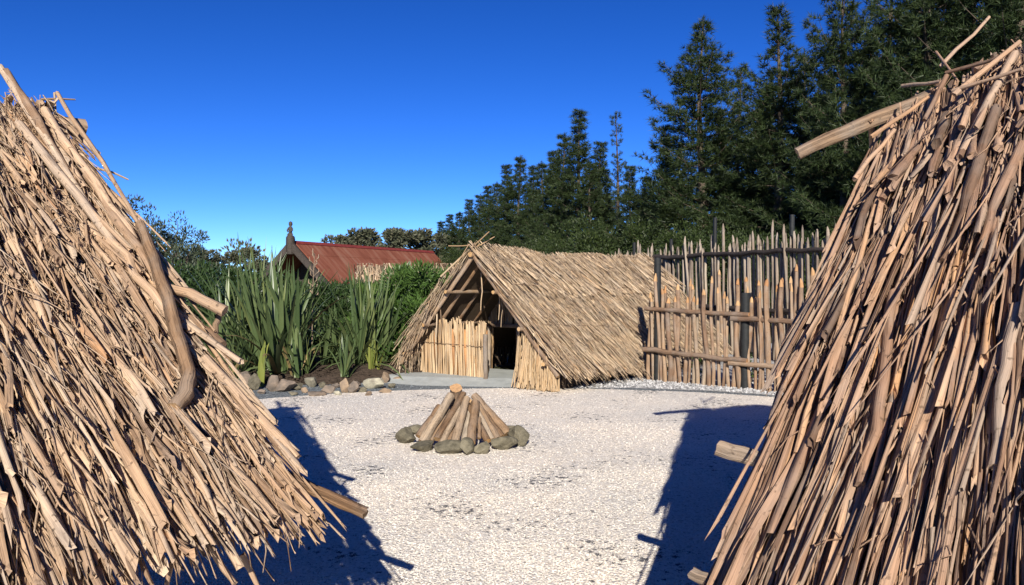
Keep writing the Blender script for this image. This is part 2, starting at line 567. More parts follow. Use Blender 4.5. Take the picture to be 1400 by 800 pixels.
# -------- a dry stem of unit length (along +Y) and unit width, in several shapes
def stem_variant(seed, sides=6, segs=5, flat=0.55, bend=1.0, ragged=0.02, taper=0.3, strip=False):
    rg = np.random.default_rng(seed)
    ys = np.linspace(0, 1, segs + 1)
    ys[1:-1] += rg.uniform(-0.05, 0.05, segs - 1)
    ph = rg.uniform(0, 6.28)
    cx = bend * (rg.normal() * 0.7 * np.sin(np.pi * ys * rg.uniform(0.8, 1.8) + ph) + rg.normal() * 0.6 * ys ** 2)
    cx -= cx[0]
    cz = bend * 0.35 * (rg.normal() * np.sin(np.pi * ys) + rg.normal() * 0.5 * np.sin(2 * np.pi * ys))
    w = 0.5 * (1 - taper * (ys if rg.random() < 0.5 else 1 - ys)) * (1 + 0.12 * rg.normal(size=segs + 1))
    ang = np.linspace(0, 2 * np.pi, sides, endpoint=False) + rg.uniform(0, 1)
    lob = 1 + 0.16 * rg.normal(size=sides)
    V, UV = [], []
    tw = rg.normal() * 0.25
    curl = rg.uniform(-0.5, 0.9) if strip else 0
    for i in range(segs + 1):
        r = w[i] * lob * (1 + 0.08 * rg.normal(size=sides))
        x = np.cos(ang) * r
        z = np.sin(ang) * r * flat
        z = z + curl * (x ** 2 / max(w[i], 1e-3)) * 1.2
        a = tw * i
        x, z = x * np.cos(a) - z * np.sin(a), x * np.sin(a) + z * np.cos(a)
        y = np.full(sides, ys[i])
        if i == segs:
            y = y + rg.normal(size=sides) * ragged - abs(rg.normal(size=sides)) * ragged * 0.6
        if i == 0:
            y = y + rg.normal(size=sides) * ragged * 0.5
        V.append(np.stack([cx[i] + x, y, cz[i] + z], 1))
        UV.append(np.stack([ang / 6.283, np.full(sides, ys[i])], 1))
    V = np.concatenate(V)
    UV = np.concatenate(UV)
    loops, tot, uv = [], [], []
    for i in range(segs):
        for j in range(sides):
            k = (j + 1) % sides
            f = (i * sides + j, (i + 1) * sides + j, (i + 1) * sides + k, i * sides + k)
            loops += f
            tot.append(4)
    n0 = len(V)
    e0 = V[:sides]
    e1 = V[-sides:]
    c0 = e0.mean(0) + (0, 0.01, 0)
    c1 = e1.mean(0) - (0, 0.02, 0)
    V = np.concatenate([V, e0, [c0], e1, [c1]])
    UV = np.concatenate([UV, UV[:sides], [[0.5, 0.0]], UV[n0 - sides:n0], [[0.5, 1.0]]])
    for j in range(sides):
        k = (j + 1) % sides
        loops += (n0 + j, n0 + k, n0 + sides)
        tot.append(3)
        loops += (n0 + sides + 1 + k, n0 + sides + 1 + j, n0 + 2 * sides + 1)
        tot.append(3)
    loops = np.array(loops)
    return dict(V=V, loops=loops, tot=np.array(tot), uv=UV[loops])


ROUND = [stem_variant(100 + i, flat=0.8, bend=0.28, taper=0.2, ragged=0.012) for i in range(8)]
STRIP = [stem_variant(200 + i, flat=0.32, bend=0.35, taper=0.3, ragged=0.022, strip=True) for i in range(10)]
SPLIT = [stem_variant(300 + i, flat=0.5, bend=0.8, taper=0.6, ragged=0.03, strip=True) for i in range(6)]
THIN = [stem_variant(400 + i, sides=3, segs=3, flat=0.7, bend=2.5, taper=0.5, ragged=0.02) for i in range(8)]
SLIM = [stem_variant(500 + i, sides=4, segs=3, flat=0.6, bend=1.0, taper=0.5, ragged=0.02) for i in range(10)]
POOL = ROUND + STRIP + SPLIT + THIN + SLIM
IDX = dict(round=(0, 8), strip=(8, 18), split=(18, 24), thin=(24, 32), slim=(32, 42))


def join_stems(g, ids, mtx, tint):
    """bake many stems into one mesh"""
    ids = np.asarray(ids)
    for vid in np.unique(ids):
        sel = np.where(ids == vid)[0]
        v = POOL[vid]
        Vh = np.concatenate([v['V'], np.ones((len(v['V']), 1))], 1)
        W = np.einsum('nij,vj->nvi', mtx[sel][:, :3, :], Vh).reshape(-1, 3)
        nv = len(v['V'])
        off = np.repeat(np.arange(len(sel)) * nv, len(v['loops']))
        loops = np.tile(v['loops'], len(sel)) + off
        tot = np.tile(v['tot'], len(sel))
        uv = np.tile(v['uv'], (len(sel), 1))
        g.raw(W, loops, tot, uv, None, np.repeat(tint[sel], nv))


def frames(pos, d, nrm, L, w, th=1.0):
    """matrices for stems from pos along d lying on a face with normal nrm"""
    d = d / np.linalg.norm(d, axis=1)[:, None]
    x = np.cross(d, nrm)
    x /= np.linalg.norm(x, axis=1)[:, None]
    z = np.cross(x, d)
    m = np.zeros((len(pos), 4, 4))
    m[:, :3, 0] = x * w[:, None]
    m[:, :3, 1] = d * L[:, None]
    m[:, :3, 2] = z * (w * th)[:, None]
    m[:, :3, 3] = pos
    m[:, 3, 3] = 1
    return m


VAR_MESH = {}


def stem_mesh(vid, mat):
    if (vid, mat) not in VAR_MESH:
        g = Geo()
        v = POOL[vid]
        g.raw(v['V'], v['loops'], v['tot'], v['uv'])
        VAR_MESH[(vid, mat)] = g.mesh('thatch_stem', mat)
    return VAR_MESH[(vid, mat)]


def kinds(rg, n, probs):
    """draw a stem shape for each of n stems"""
    names = list(probs)
    k = rg.choice(len(names), n, p=np.array([probs[a] for a in names]) / sum(probs.values()))
    lo = np.array([IDX[a][0] for a in names])[k]
    hi = np.array([IDX[a][1] for a in names])[k]
    return lo + (rg.random(n) * (hi - lo)).astype(int)


def thatch_slope(hut, seed, sgn, H, k, tlen, y0, y1, courses, mat, probs, spacing, wid, length, layers=3, fringe=0.08, jitter=0.07,
                 thin=0, n_single=0, lift=0.11, skew=0.0, verge_long=0, name='thatch', thin_w=(0.004, 0.011)):
    """ragged courses of stems down one slope of a hut.  hut: local frame with the ridge along +y, sgn: which side.
    H(y): ridge height, k: fall per metre across"""
    rg = np.random.default_rng(seed)
    ca = 1 / math.hypot(1, k)
    sa = k * ca
    nrm = np.array([sgn * sa, 0, ca])
    down = np.array([sgn * ca, 0, -sa])
    P, D, LL, WW, ID, OUT = [], [], [], [], [], []

    def add(t, y, n, L, w, ids, e0, e1, jit, outer):
        jit = np.maximum(jit, np.arcsin(np.clip((y0 - fringe - y) / L, -0.9, 0.9)))
        x = sgn * t * ca
        z = H(y) - t * sa
        p = np.stack([x, y, z], 1) + nrm * e0[:, None]
        a = jit
        d = down[None, :] * np.cos(a)[:, None] + np.array([0, 1.0, 0])[None, :] * np.sin(a)[:, None]
        d = d + nrm * ((e1 - e0) / L)[:, None]
        P.append(p); D.append(d); LL.append(L); WW.append(w); ID.append(ids); OUT.append(outer)

    for ci in range(courses):
        t0 = -0.10 + (tlen - length[0] * 0.75) * ci / max(courses - 1, 1)
        for la in range(layers):
            n = int((y1 - y0) / spacing)
            y = np.linspace(y0, y1, n) + rg.normal(0, spacing * 0.6, n)
            clump = 0.10 * np.sin(y * 3.1 + ci * 2.3 + la) + 0.07 * np.sin(y * 7.7 + ci + la * 2)
            y = y + rg.normal(0, fringe * 0.4, n) * (y < y0 + 0.25)
            L = rg.uniform(length[0], length[1], n) * (0.75 + 0.5 * rg.random(n))
            t = t0 + clump + rg.normal(0, 0.10, n)
            L = np.minimum(L, tlen + 0.10 - t + rg.normal(0, 0.06, n))
            L = np.maximum(L, 0.18)
            w = np.exp(rg.uniform(math.log(wid[0]), math.log(wid[1]), n))
            ids = kinds(rg, n, probs)
            e0 = 0.015 + 0.018 * la + rg.random(n) * 0.02
            e1 = lift + 0.022 * la + rg.normal(0, 0.022, n)
            wob = jitter * 0.8 * np.sin(y * 2.3 + ci * 1.7 + la * 0.6)
            jit = skew + wob + rg.normal(0, jitter, n) * np.where(rg.random(n) < 0.06, 2.6, 1.0)
            add(np.maximum(t, -0.14), y, n, L, w, ids, e0, e1, jit, np.full(n, la == layers - 1))
    if verge_long:
        n = verge_long
        y = y0 + rg.uniform(-fringe * 0.5, 0.32, n)
        L = rg.uniform(0.35, 0.62, n) * tlen
        t = rg.uniform(-0.12, 1.0, n) * (tlen - L)
        w = np.exp(rg.uniform(math.log(wid[0]), math.log(wid[1] * 0.85), n))
        add(t, y, n, L, w, kinds(rg, n, {'round': 2, 'strip': 3}), 0.05 + rg.random(n) * 0.05, 0.10 + rg.random(n) * 0.04, skew + rg.normal(0.015, 0.02, n), np.full(n, True))
    if thin:
        n = thin
        y = rg.uniform(y0 + 0.06, y1, n)
        L = rg.uniform(0.08, 0.45, n)
        t = rg.uniform(-0.05, tlen - 0.05, n)
        w = rg.uniform(thin_w[0], thin_w[1], n)
        e0 = rg.uniform(0.08, 0.17, n)
        add(t, y, n, L, w, kinds(rg, n, {'thin': 1}), e0, e0 + rg.normal(0, 0.02, n), skew + rg.normal(0, 0.2, n), np.full(n, False))
    P, D, LL, WW, ID, OUT = (np.concatenate(a) for a in (P, D, LL, WW, ID, OUT))
    # let every stem turn a little about its own length
    nr = nrm[None, :] + rg.normal(0, 0.35, (len(P), 3))
    mt = frames(P, D, nr, LL, WW)
    tint = rg.random(len(P))
    single = np.zeros(len(P), bool)
    if n_single:
        R = np.array(hut.matrix_basis)
        mid = P + D / np.linalg.norm(D, axis=1)[:, None] * LL[:, None] * 0.6
        Wd = mid @ R[:3, :3].T + R[:3, 3]
        dy = np.maximum(Wd[:, 1], 0.3)
        u = Wd[:, 0] / dy * FPX
        vv = -(Wd[:, 2] - CAM_H) / dy * FPX
        inside = (np.abs(u) < 720) & (vv > -420) & (vv < 440) & (Wd[:, 1] > 0.5)
        score = np.where(inside & OUT & (ID < 24), WW * LL / dy, 0)
        score[(ID >= 24) & inside & OUT] = (WW * LL / dy * 0.9)[(ID >= 24) & inside & OUT] * (WW[(ID >= 24) & inside & OUT] > 0.014)
        best = np.argsort(-score)[:n_single]
        best = best[score[best] > 0]
        single[best] = True
        for i in best:
            inst('thatch_stem', stem_mesh(int(ID[i]), mat), hut, mt[i])
    g = Geo()
    rest = np.where(~single)[0]
    join_stems(g, ID[rest], mt[rest], tint[rest])
    return g.build(name, mat, hut, kind='stuff')


def deck(hut, H, k, tlen, y0, y1, mat='shade_deck', th=0.05, name='light_block_deck', back=0.0):
    """closed lining added under the thatch to block light, both slopes"""
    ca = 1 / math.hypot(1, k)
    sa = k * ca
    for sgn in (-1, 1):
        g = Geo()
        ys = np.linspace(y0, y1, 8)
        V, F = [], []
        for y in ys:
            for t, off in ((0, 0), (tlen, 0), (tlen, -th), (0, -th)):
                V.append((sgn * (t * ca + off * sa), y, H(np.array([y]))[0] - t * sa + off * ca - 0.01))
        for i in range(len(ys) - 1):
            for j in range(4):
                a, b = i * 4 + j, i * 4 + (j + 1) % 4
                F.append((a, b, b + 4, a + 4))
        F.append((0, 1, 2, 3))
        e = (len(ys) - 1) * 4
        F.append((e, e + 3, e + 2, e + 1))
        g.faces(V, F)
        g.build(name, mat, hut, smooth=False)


def reed_row(g, rg, p0, p1, zt, spacing, w, z0=0.0, probs=None, lean=0.03):
    """upright reeds from p0 to p1; zt: top height as a function of the share along"""
    p0 = np.array(p0, float); p1 = np.array(p1, float)
    ln = np.linalg.norm(p1 - p0)
    n = max(2, int(ln / spacing))
    f = np.linspace(0, 1, n)
    pos = p0 + (p1 - p0) * f[:, None]
    pos = np.concatenate([pos, np.full((n, 1), z0)], 1) + rg.normal(0, 0.006, (n, 3))
    d = np.stack([rg.normal(0, lean, n), rg.normal(0, lean, n), np.ones(n)], 1)
    top = np.array([zt(a) for a in f]) - z0
    L = np.maximum(top + rg.normal(0, 0.015, n), 0.03)
    nr = np.array([-(p1 - p0)[1], (p1 - p0)[0], 0]) / ln
    nr = nr[None, :] + rg.normal(0, 0.4, (n, 3)) * 0.5
    ww = rg.uniform(w[0], w[1], n)
    ids = kinds(rg, n, probs or {'round': 1, 'strip': 1})
    join_stems(g, ids, frames(pos, d, nr, L, ww), rg.random(n))


def stick(name, parent, pts, r0, r1, seed, mat='pole', cap=None, sides=9, rough=0.09, segs=6, wob=0.004, **kw):
    """a round pole along a bent line"""
    rg = np.random.default_rng(seed)
    P = np.asarray(pts, float)
    s = np.linspace(0, len(P) - 1, segs + 1)
    Q = np.stack([np.interp(s, np.arange(len(P)), P[:, i]) for i in range(3)], 1)
    if segs > 1:
        Q[1:-1] += rg.normal(0, wob, (segs - 1, 3))
    g = Geo()
    g.tube(Q, np.linspace(r0, r1, segs + 1), sides, seed, rough, cap_mi=1 if cap else 0, ragged=kw.pop('ragged', 0.004))
    return g.build(name, [mat, cap] if cap else [mat], parent, **kw)


# ------------------------------------------------------------------ ground
def disc(name, cx, cy, rx, ry, z, mat, ring=None, n=96, wob=0.0, seed=0, a0=0.0, a1=2 * math.pi):
    rg = np.random.default_rng(seed)
    a = np.linspace(a0, a1, n, endpoint=(a1 - a0) < 6.28)
    wv = 1 + wob * (np.sin(a * 7 + 1) * 0.5 + np.sin(a * 17) * 0.35 + rg.normal(size=n) * 0.3)
    o = np.stack([cx + rx * np.cos(a) * wv, cy + ry * np.sin(a) * wv, np.full(n, z)], 1)
    g = Geo()
    if ring is None:
        g.faces(np.concatenate([o, [[cx, cy, z]]]), [(i, (i + 1) % n, n) for i in range(n)])
    else:
        q = np.stack([cx + ring * rx * np.cos(a), cy + ring * ry * np.sin(a), np.full(n, z)], 1)
        m = n if (a1 - a0) >= 6.28 else n - 1
        g.faces(np.concatenate([o, q]), [(i, (i + 1) % n, n + (i + 1) % n, n + i) for i in range(m)])
    return g.build(name, mat, None, kind='structure', smooth=False)


CX, CY, CR = 0.25, 6.1, 7.25          # the shell court
g = Geo()
g.faces([(-900, -300, -0.012), (900, -300, -0.012), (900, 1500, -0.012), (-900, 1500, -0.012)], [(0, 1, 2, 3)])
g.build('ground', 'field', None, kind='structure')
disc('gravel_path', CX - 0.3, CY + 1.3, CR + 1.6, CR + 1.6, -0.006, 'blue_gravel', wob=0.004, seed=3)
disc('shell_court', CX, CY, CR, CR, 0.0, 'shell', wob=0.006, seed=5)
# pale chippings round the fence and the right side of the back hut
g = Geo()
pts = [(1.0, 13.25), (2.0, 13.38), (3.2, 13.02), (4.6, 12.2), (7.5, 10.5), (12, 14), (9, 24), (4.5, 22), (2.4, 16.5), (1.2, 14.4)]
g.faces([(x, y, -0.002) for x, y in pts], [tuple(range(len(pts)))])
g.build('chipping_strip', 'pale_gravel', None, kind='structure')


def octa_cloud(pos, size, flat, rg):
    """many small angular pebbles"""
    n = len(pos)
    base = np.array([(1, 0, 0), (0, 1, 0), (-1, 0, 0), (0, -1, 0), (0, 0, 1), (0, 0, -0.6)], float)
    F = np.array([(0, 1, 4), (1, 2, 4), (2, 3, 4), (3, 0, 4), (1, 0, 5), (2, 1, 5), (3, 2, 5), (0, 3, 5)])
    a = rg.uniform(0, 6.28, n)
    sc = size[:, None] * np.stack([rg.uniform(0.6, 1.3, n), rg.uniform(0.5, 1.0, n), rg.uniform(0.4, 0.9, n) * flat], 1)
    v = base[None] * sc[:, None, :] * rg.uniform(0.7, 1.3, (n, 6, 1))
    c, s = np.cos(a)[:, None], np.sin(a)[:, None]
    tl = rg.normal(0, 0.35, (n, 1))
    x = v[:, :, 0] * c - v[:, :, 1] * s
    y = v[:, :, 0] * s + v[:, :, 1] * c
    z = v[:, :, 2] + x * tl
    V = np.stack([x, y, z], 2) + pos[:, None, :]
    loops = (F.ravel()[None] + (np.arange(n) * 6)[:, None]).ravel()
    return V.reshape(-1, 3), loops, np.full(n * 8, 3)


rg = np.random.default_rng(11)
chunks = []
for (ya, yb, dens) in ((3.6, 5.4, 3600), (5.4, 7.5, 1900), (7.5, 10.0, 700), (10.0, 13.4, 250)):
    xa, xb = -0.55 * yb - 0.6, 0.55 * yb + 0.6
    n = int((xb - xa) * (yb - ya) * dens)
    x = rg.uniform(xa, xb, n)
    y = rg.uniform(ya, yb, n)
    ok = (x - CX) ** 2 + (y - CY) ** 2 < (CR + 0.05 * rg.normal(size=n)) ** 2
    chunks.append(np.stack([x[ok], y[ok], np.full(ok.sum(), 0.001)], 1))
pos = np.concatenate(chunks)
sz = rg.uniform(0.0035, 0.0085, len(pos)) * (1 + 0.05 * pos[:, 1])
V, lo, to = octa_cloud(pos, sz, 0.6, rg)
g = Geo()
g.raw(V, lo, to, tint=np.repeat(rg.random(len(pos)), 6))
tag(g.build('shell_pebbles', 'shell_loose', None, smooth=False), 'loose white crushed shell covering the court', 'shell', kind='stuff')
# chippings by the fence and path gravel
n = 9000
x = rg.uniform(1.0, 6.5, n)
y = rg.uniform(11.2, 16.5, n)
edge = np.interp(x, [1.0, 2.0, 3.2, 4.6, 7.5], [13.3, 13.4, 13.05, 12.25, 10.55])
ok = (y > edge + rg.normal(0, 0.03, n)) & (y < edge + 2.4)
pos = np.stack([x[ok], y[ok], np.full(ok.sum(), 0.004)], 1)
V, lo, to = octa_cloud(pos, rg.uniform(0.014, 0.042, len(pos)), 0.9, rg)
g = Geo()
g.raw(V, lo, to, tint=np.repeat(rg.random(len(pos)), 6))
tag(g.build('grey_chippings', 'pale_gravel', None, smooth=False), 'pale grey stone chippings along the foot of the fence', 'gravel', kind='stuff')
n = 14000
a = rg.uniform(0.2, math.pi - 0.2, n)
r = CR + rg.uniform(-0.05, 2.2, n)
pos = np.stack([CX + r * np.cos(a), CY + r * np.sin(a), np.full(n, -0.004)], 1)
pos = pos[pos[:, 0] < 1.1]
V, lo, to = octa_cloud(pos, rg.uniform(0.007, 0.017, len(pos)), 0.8, rg)
g = Geo()
g.raw(V, lo, to, tint=np.repeat(rg.random(len(pos)), 6))
tag(g.build('path_gravel', 'blue_gravel', None, smooth=False), 'blue grey gravel between the white court and the garden', 'gravel', kind='stuff')

# garden bed: a low bank of soil
def garden_bed():
    rg = np.random.default_rng(21)
    V, F = [], []
    nx, ny = 60, 26
    for j in range(ny):
        for i in range(nx):
            x = -11.0 + 9.3 * i / (nx - 1)
            front = 13.75 + 0.35 * math.sin(x * 0.9) * 0.4 + (0.55 * max(0, x + 3.2))
            y = front + 7.5 * j / (ny - 1)
            z = 0.20 * min(1, j / 4.0) - (0.03 if j == 0 else 0) + rg.normal(0, 0.022)
            V.append((x, y, z))
    for j in range(ny - 1):
        for i in range(nx - 1):
            a = j * nx + i
            F.append((a, a + 1, a + nx + 1, a + nx))
    g = Geo()
    g.faces(V, F)
    g.build('garden_bed', 'soil', None, kind='structure')
    n = 2500
    x = rg.uniform(-7, -1.7, n)
    y = 13.8 + 0.55 * np.maximum(0, x + 3.2) + abs(rg.normal(0, 0.8, n))
    pos = np.stack([x, y, np.interp(y - 13.8 - 0.55 * np.maximum(0, x + 3.2), [0, 1.2], [0.0, 0.2]) + 0.01], 1)
    V, lo, to = octa_cloud(pos, rg.uniform(0.012, 0.05, n), 0.6, rg)
    g = Geo()
    g.raw(V, lo, to, tint=np.repeat(rg.random(n), 6))
    tag(g.build('soil_clods', 'soil', None, smooth=False), 'dark crumbly soil and bark chips in the garden bed', 'soil', kind='stuff')


garden_bed()


# ------------------------------------------------------------------ stones
def stone_mesh(seed, sub=3, cuts=10, rough=0.05):
    import bmesh
    rg = np.random.default_rng(seed)
    bm = bmesh.new()
    bmesh.ops.create_icosphere(bm, subdivisions=sub, radius=1.0)
    V = np.array([v.co[:] for v in bm.verts])
    F = [tuple(v.index for v in f.verts) for f in bm.faces]
    bm.free()
    for _ in range(cuts):
        nrm = rg.normal(size=3)
        nrm /= np.linalg.norm(nrm)
        lim = rg.uniform(0.42, 0.8)
        d = V @ nrm
        V = V - np.outer(np.maximum(d - lim, 0) * 0.97, nrm)
    ph = rg.uniform(0, 6.28, (3, 3))
    for a in range(3):
        V = V * (1 + rough * np.sin(V @ rg.normal(0, 3.0, 3) + ph[a, 0]))[:, None]
    V += rg.normal(0, 0.012, V.shape)
    g = Geo()
    g.faces(V, F)
    return g


def stone(name, x, y, z, sx, sy, sz, rz, seed, mat, label, group, sub=3):
    g = stone_mesh(seed, sub)
    g.V[0] = g.V[0] * np.array([sx, sy, sz])
    g.V[0][:, 2] -= g.V[0][:, 2].min() + 0.12 * sz
    o = g.build(name, mat)
    o.data.set_sharp_from_angle(angle=math.radians(28))
    o.location = (x, y, z)
    o.rotation_euler = (0, 0, rz)
    tag(o, label, 'stone', group)
    return o


# ------------------------------------------------------------------ camp fire
FX, FY = -0.545, 8.75


def fire():
    G = 'stones ringing the stacked fire logs'
    ring = [  # px, Y, half-width, depth, height, material, label
        (556, 8.72, 0.115, 0.12, 0.115, 'rounded mossy stone at the left end of the fire ring'),
        (580, 8.33, 0.150, 0.10, 0.080, 'long low stone at the front left of the fire ring'),
        (614, 8.20, 0.125, 0.11, 0.100, 'squarish grey stone left of centre in the fire ring front'),
        (637, 8.17, 0.070, 0.10, 0.115, 'narrow upright stone at the front centre of the fire ring'),
        (661, 8.22, 0.115, 0.10, 0.090, 'flat grey stone right of centre in the fire ring front'),
        (690, 8.40, 0.140, 0.12, 0.125, 'largest tilted mossy stone at the front right of the fire ring'),
        (709, 8.62, 0.125, 0.13, 0.125, 'tall angular stone at the right end of the fire ring'),
        (700, 9.20, 0.13, 0.12, 0.10, 'low stone behind the right foot of the fire logs'),
        (633, 9.45, 0.13, 0.11, 0.09, 'low stone hidden behind the middle of the fire logs'),
        (572, 9.22, 0.13, 0.11, 0.09, 'low stone behind the left foot of the fire logs')]
    for i, (px, Y, a, b, c, lab) in enumerate(ring):
        stone('fire_ring_stone', gx(px, Y), Y, -0.01, a * 1.22, b * 1.1, c * 0.92, RNG.uniform(-0.4, 0.4), 40 + i, 'moss_stone', lab, G)
    G = 'logs leaning together in the fire stack'
    def P(px, py, Y):
        return at(px, py, Y)
    logs = [  # foot, head, r_foot, r_head, label
        ((578, 606, 8.45), (617, 540, 8.80), 0.055, 0.045, 'brown log at the left of the fire stack under the pale pole'),
        ((573, 598, 8.62), (602, 556, 8.86), 0.050, 0.046, 'short thick log forming the left edge of the fire stack'),
        ((597, 601, 8.38), (634, 538, 8.78), 0.042, 0.036, 'pale bare pole leaning right in the fire stack'),
        ((601, 611, 8.30), (630, 556, 8.70), 0.034, 0.030, 'thin dark log in the front left of the fire stack'),
        ((621, 609, 8.28), (638, 545, 8.74), 0.046, 0.043, 'smooth orange brown log upright in the middle of the fire stack'),
        ((612, 612, 8.34), (634, 552, 8.84), 0.040, 0.036, 'rough reddish log in the fire stack left of the orange one'),
        ((643, 606, 8.32), (650, 550, 8.76), 0.052, 0.046, 'thick weathered log right of the middle of the fire stack'),
        ((667, 604, 8.40), (641, 556, 8.76), 0.036, 0.032, 'short log with a yellow cut end at the front right of the fire stack'),
        ((680, 600, 8.52), (652, 550, 8.84), 0.036, 0.026, 'pale slender log on the right of the fire stack'),
        ((694, 594, 8.70), (648, 541, 8.98), 0.055, 0.046, 'long dark log forming the right edge of the fire stack'),
        ((655, 600, 8.30), (656, 572, 8.50), 0.022, 0.018, 'small stick standing at the front of the fire stack'),
        ((600, 606, 8.36), (628, 600, 8.40), 0.020, 0.016, 'thin red brown stick lying at the front left of the fire stack'),
        ((634, 608, 8.36), (642, 556, 8.80), 0.038, 0.034, 'dark brown log just right of the orange one in the fire stack'),
        ((588, 604, 8.50), (612, 560, 8.80), 0.040, 0.036, 'reddish log crossing low at the left of the fire stack'),
        ((686, 598, 8.60), (655, 556, 8.86), 0.034, 0.030, 'brown log under the long right edge log of the fire stack'),
        ((673, 602, 8.46), (648, 552, 8.84), 0.030, 0.028, 'brown log beside the pale slender one in the fire stack'),
        ((606, 609, 8.36), (622, 560, 8.78), 0.026, 0.024, 'thin grey stick between the pale pole and the dark front log'),
        ((650, 590, 9.25), (640, 548, 8.95), 0.045, 0.04, 'log leaning at the rear right of the fire stack'),
        ((600, 592, 9.20), (628, 548, 8.95), 0.045, 0.04, 'log leaning at the rear left of the fire stack')]
    for i, (f, h, r0, r1, lab) in enumerate(logs):
        a, b = P(*f), P(*h)
        a[2] = max(a[2], 0.02)
        o = stick('fire_log', None, [a, b], r0, r1, 60 + i, 'fire_log', 'cut_wood', sides=10, rough=0.07, segs=6, wob=0.003)
        tag(o, lab, 'log', G)
    # the forked stump that stands out behind the top
    gg = Geo()
    b = np.array([gx(610, 8.95), 8.95, 0.02]); t = P(624, 530, 8.92)
    mid = b + (t - b) * 0.72
    gg.tube([b, b + (t - b) * 0.4, mid, t - (0, -0.005, 0.045), t + (0, -0.03, 0.0)], [0.045, 0.04, 0.045, 0.066, 0.07], 10, 77, 0.06, cap_mi=1, ragged=0.004)
    o = gg.build('fire_stump', ['dark_pole', 'stake_tip'])
    tag(o, 'stump flaring to an orange cut top behind the fire stack', 'log', G)


fire()


# ------------------------------------------------------------------ the three thatched huts in view
def const(h):
    return lambda y: np.full(np.shape(y), float(h))


def hut_matrix(o):
    return np.array(Matrix.Translation(o.location) @ o.rotation_euler.to_matrix().to_4x4())


def make_hut(loc, theta, label):
    h = empty('thatched_hut', loc, theta, label, 'hut', None)
    h.matrix_basis = Matrix.Translation(h.location) @ Matrix.Rotation(theta, 4, 'Z')
    return h


def roof_point(hut, px, py, sgn, H0, k, off=0.0, rise=0.0):
    """where a line of sight meets a slope of a hut, in the hut's own frame"""
    R = np.array(hut.matrix_basis)
    d = np.array([(px - 700) / FPX, 1.0, -(py - 388) / FPX])
    o = np.array([0, 0, CAM_H])
    dl = R[:3, :3].T @ d
    ol = R[:3, :3].T @ (o - R[:3, 3])
    ca = 1 / math.hypot(1, k)
    # z = H0 + rise*y - k*|x| + off/ca
    a = dl[2] - rise * dl[1] + k * sgn * dl[0]
    b = H0 + off / ca + rise * ol[1] - k * sgn * ol[0] - ol[2]
    return ol + dl * (b / a)


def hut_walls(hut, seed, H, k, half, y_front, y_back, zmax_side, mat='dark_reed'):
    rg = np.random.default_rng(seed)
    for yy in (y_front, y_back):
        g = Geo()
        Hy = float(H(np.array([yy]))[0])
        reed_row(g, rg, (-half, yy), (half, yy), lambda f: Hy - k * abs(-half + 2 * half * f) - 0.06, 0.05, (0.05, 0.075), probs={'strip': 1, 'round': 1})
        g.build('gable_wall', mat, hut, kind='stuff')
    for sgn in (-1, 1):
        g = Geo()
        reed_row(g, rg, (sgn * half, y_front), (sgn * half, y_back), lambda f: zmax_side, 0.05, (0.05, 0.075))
        g.build('side_wall', mat, hut, kind='stuff')


